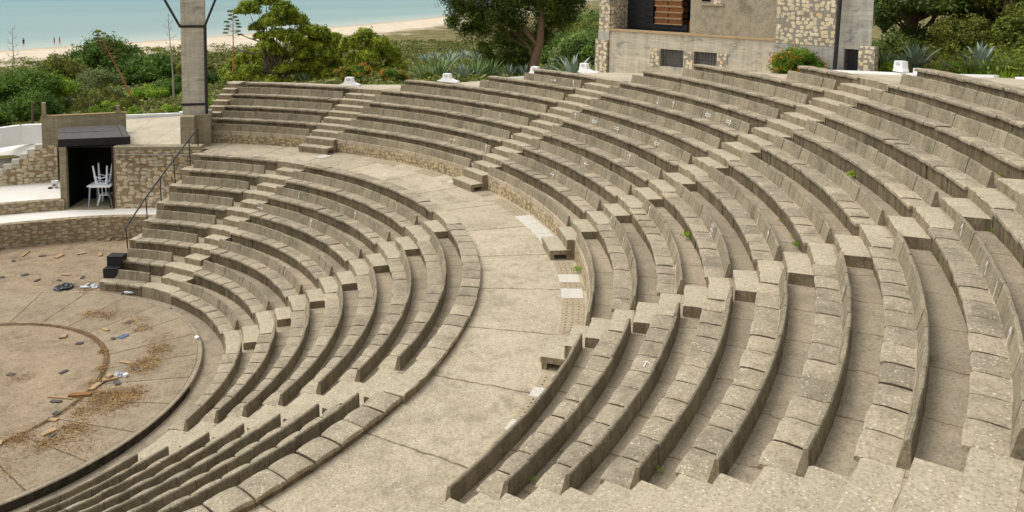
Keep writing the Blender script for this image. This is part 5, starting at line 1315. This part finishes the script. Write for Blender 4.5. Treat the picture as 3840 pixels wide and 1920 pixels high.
def bottle(label, x, y, rz):
    t = thing('plastic_bottle', label, 'bottle', (x, y, ZG+.045), rz)
    local(lambda m: m.grid([[(xx, r*cos(q*PI/6), r*sin(q*PI/6)) for q in range(12)] for xx, r in ((-.16, 0.001), (-.155, .038), (.06, .04), (.1, .03), (.13, .014), (.16, .014), (.161, .001))], closed=True), 'body', M['clear'], t, True)
    local(lambda m: m.grid([[(xx, r*cos(q*PI/5), r*sin(q*PI/5)) for q in range(10)] for xx, r in ((.155, .001), (.155, .018), (.185, .018), (.186, .001))], closed=True), 'cap', M['blue'], t)
bottle('clear plastic bottle lying beside the white wrapper', 4.12, 5.25, -.6); bottle('second clear bottle crossing the first near the black bag', 4.2, 5.42, .9); bottle('grey plastic bottle lying against the front of the lowest bench', 5.15, 4.02, -.75)
# dry leaves
AR = [(3.5, -2.67, .5, 900), (3.82, -2.52, .4, 700), (3.35, -2.28, .4, 700), (4.62, -1.0, .35, 500), (4.96, -0.42, .3, 350), (4.39, -1.28, .35, 500), (3.94, 3.05, .3, 250), (4.31, 2.64, .35, 250), (4.78, 1.76, .35, 280), (4.91, 1.13, .25, 160), (2.52, -3.37, .4, 600), (1.96, -3.65, .35, 350), (1.4, -3.2, .3, 200), (3.55, -0.7, .15, 140), (3.27, -1.45, .2, 200), (1.64, -3.08, .3, 150), (3.75, 0.26, .12, 120), (2.78, -2.71, .35, 300), (5.2, .2, .5, 160), (1.0, -4.2, .6, 260), (.3, -4.0, .5, 160), (4.2, 5.0, .25, 200), (1.8, -.1, .3, 80), (2.9, 7.0, 2.5, 160), (4.5, 9.6, 1.4, 120), (2.6, -4.1, .5, 200)]
pp = []
for x, y, s_, n in AR:
    pp.append(np.stack([RNG.normal(x, s_*.55, int(n*1.5)), RNG.normal(y, s_*.55, int(n*1.5)), ZG+RNG.uniform(.004, .035, int(n*1.5))], 1))
pp = np.concatenate(pp)
g_ = RNG.uniform(-75, 50, 900); pp = np.concatenate([pp, np.stack([.2+3.6*np.cos(np.radians(g_)), .38+3.6*np.sin(np.radians(g_)), ZG+.012+RNG.uniform(0, .02, 900)], 1)])
ok = np.hypot(pp[:, 0]-CX, pp[:, 1]-CY) < 5.9
ok |= pp[:, 1] > 5
pp = pp[ok]
tag(quadmesh('leaf_litter', leaves(pp, np.tile([0, 0, 1.2], (len(pp), 1)), .024, .4, .4), 'litter'), 'dry brown leaf litter drifted over the orchestra floor', 'leaf litter', kind='stuff')

NTH = ['', 'first', 'second', 'third', 'fourth', 'fifth', 'sixth', 'seventh', 'eighth', 'ninth', 'tenth', 'eleventh', 'twelfth', 'thirteenth', 'fourteenth', 'fifteenth', 'sixteenth', 'seventeenth', 'eighteenth', 'nineteenth', 'twentieth', 'twenty-first', 'twenty-second', 'twenty-third', 'twenty-fourth', 'twenty-fifth']
def across(o): return (o.location.x*cos(.6376)-(o.location.y+22.75)*sin(.6376))/(o.location.x*sin(.6376)+(o.location.y+22.75)*cos(.6376))
def centre(o):
    if o.type == 'MESH' and len(o.data.vertices) and o.location.length < .01:
        v = o.data.vertices[0].co; return v.x, v.y
    return o.location.x, o.location.y
def relabel(group, fmt, zone, key):
    z = {}
    for o in C.objects:
        if o.get('group') == group and o.parent is None: z.setdefault(zone(o), []).append(o)
    for zn, lst in z.items():
        lst.sort(key=key)
        for i, o in enumerate(lst): o['label'] = fmt % ((NTH[i+1], zn) if len(lst) > 1 else ('only', zn))
def dzone(o):
    x, y = o.location.x, o.location.y
    if y > 8.6: return 'near the stage wall'
    if y > 5.5: return 'on the bare floor behind the circle'
    return 'inside the inner circle' if math.hypot(x-.2, y-.38) < 3.5 else 'between the inner gutter and the orchestra kerb'
relabel('pieces of timber scattered on the orchestra', '%s pale timber piece from the left, %s', dzone, across)
relabel('slate fragments scattered on the orchestra', '%s dark slate fragment from the left, %s', dzone, across)
def angle(o): x, y = centre(o); return -math.atan2(y, x)
relabel('perforated drain covers in the gutter', '%s perforated drain cover along the walkway gutter%s counted from the tower end', lambda o: '', angle)
relabel('pale gutter slabs', '%s pale plain slab along the walkway gutter%s counted from the tower end', lambda o: '', angle)
relabel('plain gutter slabs', '%s plain grey-beige slab along the walkway gutter%s counted from the tower end', lambda o: '', angle)
def wzone(o):
    r, t = math.hypot(o.location.x, o.location.y), deg(math.atan2(o.location.y, o.location.x))
    if r < 14.5: return 'among the %s lower bench rows' % ('left' if t > -14 else 'right')
    for w, (a, b) in UW.items():
        if a-3.5 <= t <= b+1: return 'in the %s' % UBL[w]
    return 'in the upper tier'
relabel('weeds growing between the benches', '%s green weed tuft from the left, %s', wzone, across)

# ------------------------------------------------------------------ people on the beach
def person(label, x, y, rz, topm, botm, h=1.72, step=.2):
    z = TZ(x, y)
    t = thing('person', label, 'person', (x, y, max(z, -7.6)), rz)
    k = h/1.72
    V = [(0, 0, .95), (0, 0, 1.15), (0, 0, 1.38), (0, 0, 1.50), (0, .02, 1.62), (0, .01, 1.70), (-.19, 0, 1.40), (-.26, .02, 1.12), (-.24, -.10, .88), (.19, 0, 1.40), (.26, -.02, 1.12), (.25, -.12, .88), (-.09, 0, .90), (-.11, -step*.5, .50), (-.11, -step*.2, .07), (-.11, -step*.2-.14, .03), (.09, 0, .90), (.11, step*.3, .50), (.11, step*.6, .08), (.11, step*.6-.14, .03)]
    E_ = [(0, 1), (1, 2), (2, 3), (3, 4), (4, 5), (2, 6), (6, 7), (7, 8), (2, 9), (9, 10), (10, 11), (0, 12), (12, 13), (13, 14), (14, 15), (0, 16), (16, 17), (17, 18), (18, 19)]
    rr_ = [.14, .12, .15, .06, .09, .07, .055, .04, .03, .055, .04, .03, .085, .06, .04, .03, .085, .06, .04, .03]
    me = bpy.data.meshes.new('body'); me.from_pydata([(a*k, b*k, c*k) for a, b, c in V], E_, []); me.materials.append(M['skin'])
    o = bpy.data.objects.new('body', me); C.objects.link(o); o.parent = t
    o.modifiers.new('skin', 'SKIN'); o.modifiers.new('sub', 'SUBSURF').levels = 1; o.modifiers['sub'].render_levels = 1
    if not me.skin_vertices: me.attributes.new('skin', 'FLOAT', 'POINT')
    if me.skin_vertices:
        for i, r in enumerate(rr_): me.skin_vertices[0].data[i].radius = (r*k, r*k*.8)
        me.skin_vertices[0].data[0].use_root = True
    local(lambda m: m.grid([[(w_*k*cos(q*PI/6), w_*.65*k*sin(q*PI/6), zz_*k) for q in range(12)] for w_, zz_ in ((.165, .9), (.155, 1.1), (.20, 1.38), (.12, 1.46))], closed=True), 'shirt', M[topm], t, True)
    local(lambda m: m.grid([[(w_*k*cos(q*PI/6), w_*.75*k*sin(q*PI/6), zz_*k) for q in range(12)] for w_, zz_ in ((.16, 1.0), (.18, .85), (.19, .62))], closed=True), 'shorts', M[botm], t, True)
    local(lambda m: m.lathe((0, .015*k, 1.655*k), [(.105*k, -.04*k), (.11*k, .03*k), (.08*k, .1*k), (.001, .125*k)], 12), 'hair', M['hair'], t, True)
    local(lambda m: (m.box((-.035*k, -.085*k, 1.66*k), (.02, .01, .01)), m.box((.035*k, -.085*k, 1.66*k), (.02, .01, .01)), m.box((0, -.08*k, 1.60*k), (.04, .01, .008))), 'eyes_and_mouth', M['hair'], t)
    local(lambda m: m.box((0, -.10*k, 1.635*k), (.022, .03, .035)), 'nose', M['skin'], t)
PX = {}
person('person in dark clothes standing alone at the water\'s edge', 20.2, 187.0, .3, 'cloth', 'cloth', 1.85, .15)
person('person in a dark top, left one of the pair on the beach', 26.4, 188.6, 1.2, 'cloth', 'redcloth', 1.68, .3)
person('bare-shouldered person in orange-red, right one of the pair on the beach', 27.5, 188.6, 1.0, 'redcloth', 'skin', 1.75, .3)

# ------------------------------------------------------------------ light, world, camera
sc = bpy.context.scene
w = bpy.data.worlds.new('World'); sc.world = w; w.use_nodes = True
nt = w.node_tree; nt.nodes.clear()
sky = nt.nodes.new('ShaderNodeTexSky'); sky.sky_type = 'NISHITA'; sky.sun_disc = False
EL, AZ = rad(58), rad(-48)       # azimuth measured from +Y toward +X
sky.sun_elevation = EL; sky.sun_rotation = AZ; sky.air_density = 1.0; sky.dust_density = 4.0; sky.ozone_density = 1.0
hs = nt.nodes.new('ShaderNodeHueSaturation'); hs.inputs['Saturation'].default_value = .12; hs.inputs['Value'].default_value = 1.44
bg = nt.nodes.new('ShaderNodeBackground'); bg.inputs['Strength'].default_value = .15
ou = nt.nodes.new('ShaderNodeOutputWorld')
nt.links.new(sky.outputs[0], hs.inputs['Color']); nt.links.new(hs.outputs[0], bg.inputs[0]); nt.links.new(bg.outputs[0], ou.inputs[0])
ld = bpy.data.lights.new('Sun', 'SUN'); ld.energy = .62; ld.angle = rad(35); ld.color = (1, .98, .94)
lo = bpy.data.objects.new('Sun', ld); C.objects.link(lo)
dv = Vector((sin(AZ)*cos(EL), cos(AZ)*cos(EL), sin(EL)))
lo.rotation_euler = dv.to_track_quat('Z', 'Y').to_euler()

cd = bpy.data.cameras.new('Camera'); cam = bpy.data.objects.new('Camera', cd); C.objects.link(cam); sc.camera = cam
from mathutils import Matrix
yaw, pitch, roll = 0.63762, 0.08968, 0.01461
fwd = Vector((sin(yaw)*cos(pitch), cos(yaw)*cos(pitch), -sin(pitch))); right = Vector((cos(yaw), -sin(yaw), 0)); up = right.cross(fwd)
r2 = right*cos(roll)+up*sin(roll); u2 = -right*sin(roll)+up*cos(roll)
m4 = Matrix((( r2.x, u2.x, -fwd.x, 0), (r2.y, u2.y, -fwd.y, -22.7474), (r2.z, u2.z, -fwd.z, 10.2093), (0, 0, 0, 1)))
cam.matrix_world = m4
cd.sensor_width = 36; cd.lens = 3058.21/3840*36; cd.shift_y = -785.39/3840; cd.clip_end = 20000; cd.clip_start = .1
sc.view_settings.view_transform = 'Standard'; sc.view_settings.look = 'None'; sc.view_settings.exposure = 0
sc.render.engine = 'CYCLES'; sc.cycles.max_bounces = 5; sc.cycles.diffuse_bounces = 4; sc.cycles.transmission_bounces = 3
sc.cycles.use_denoising = True
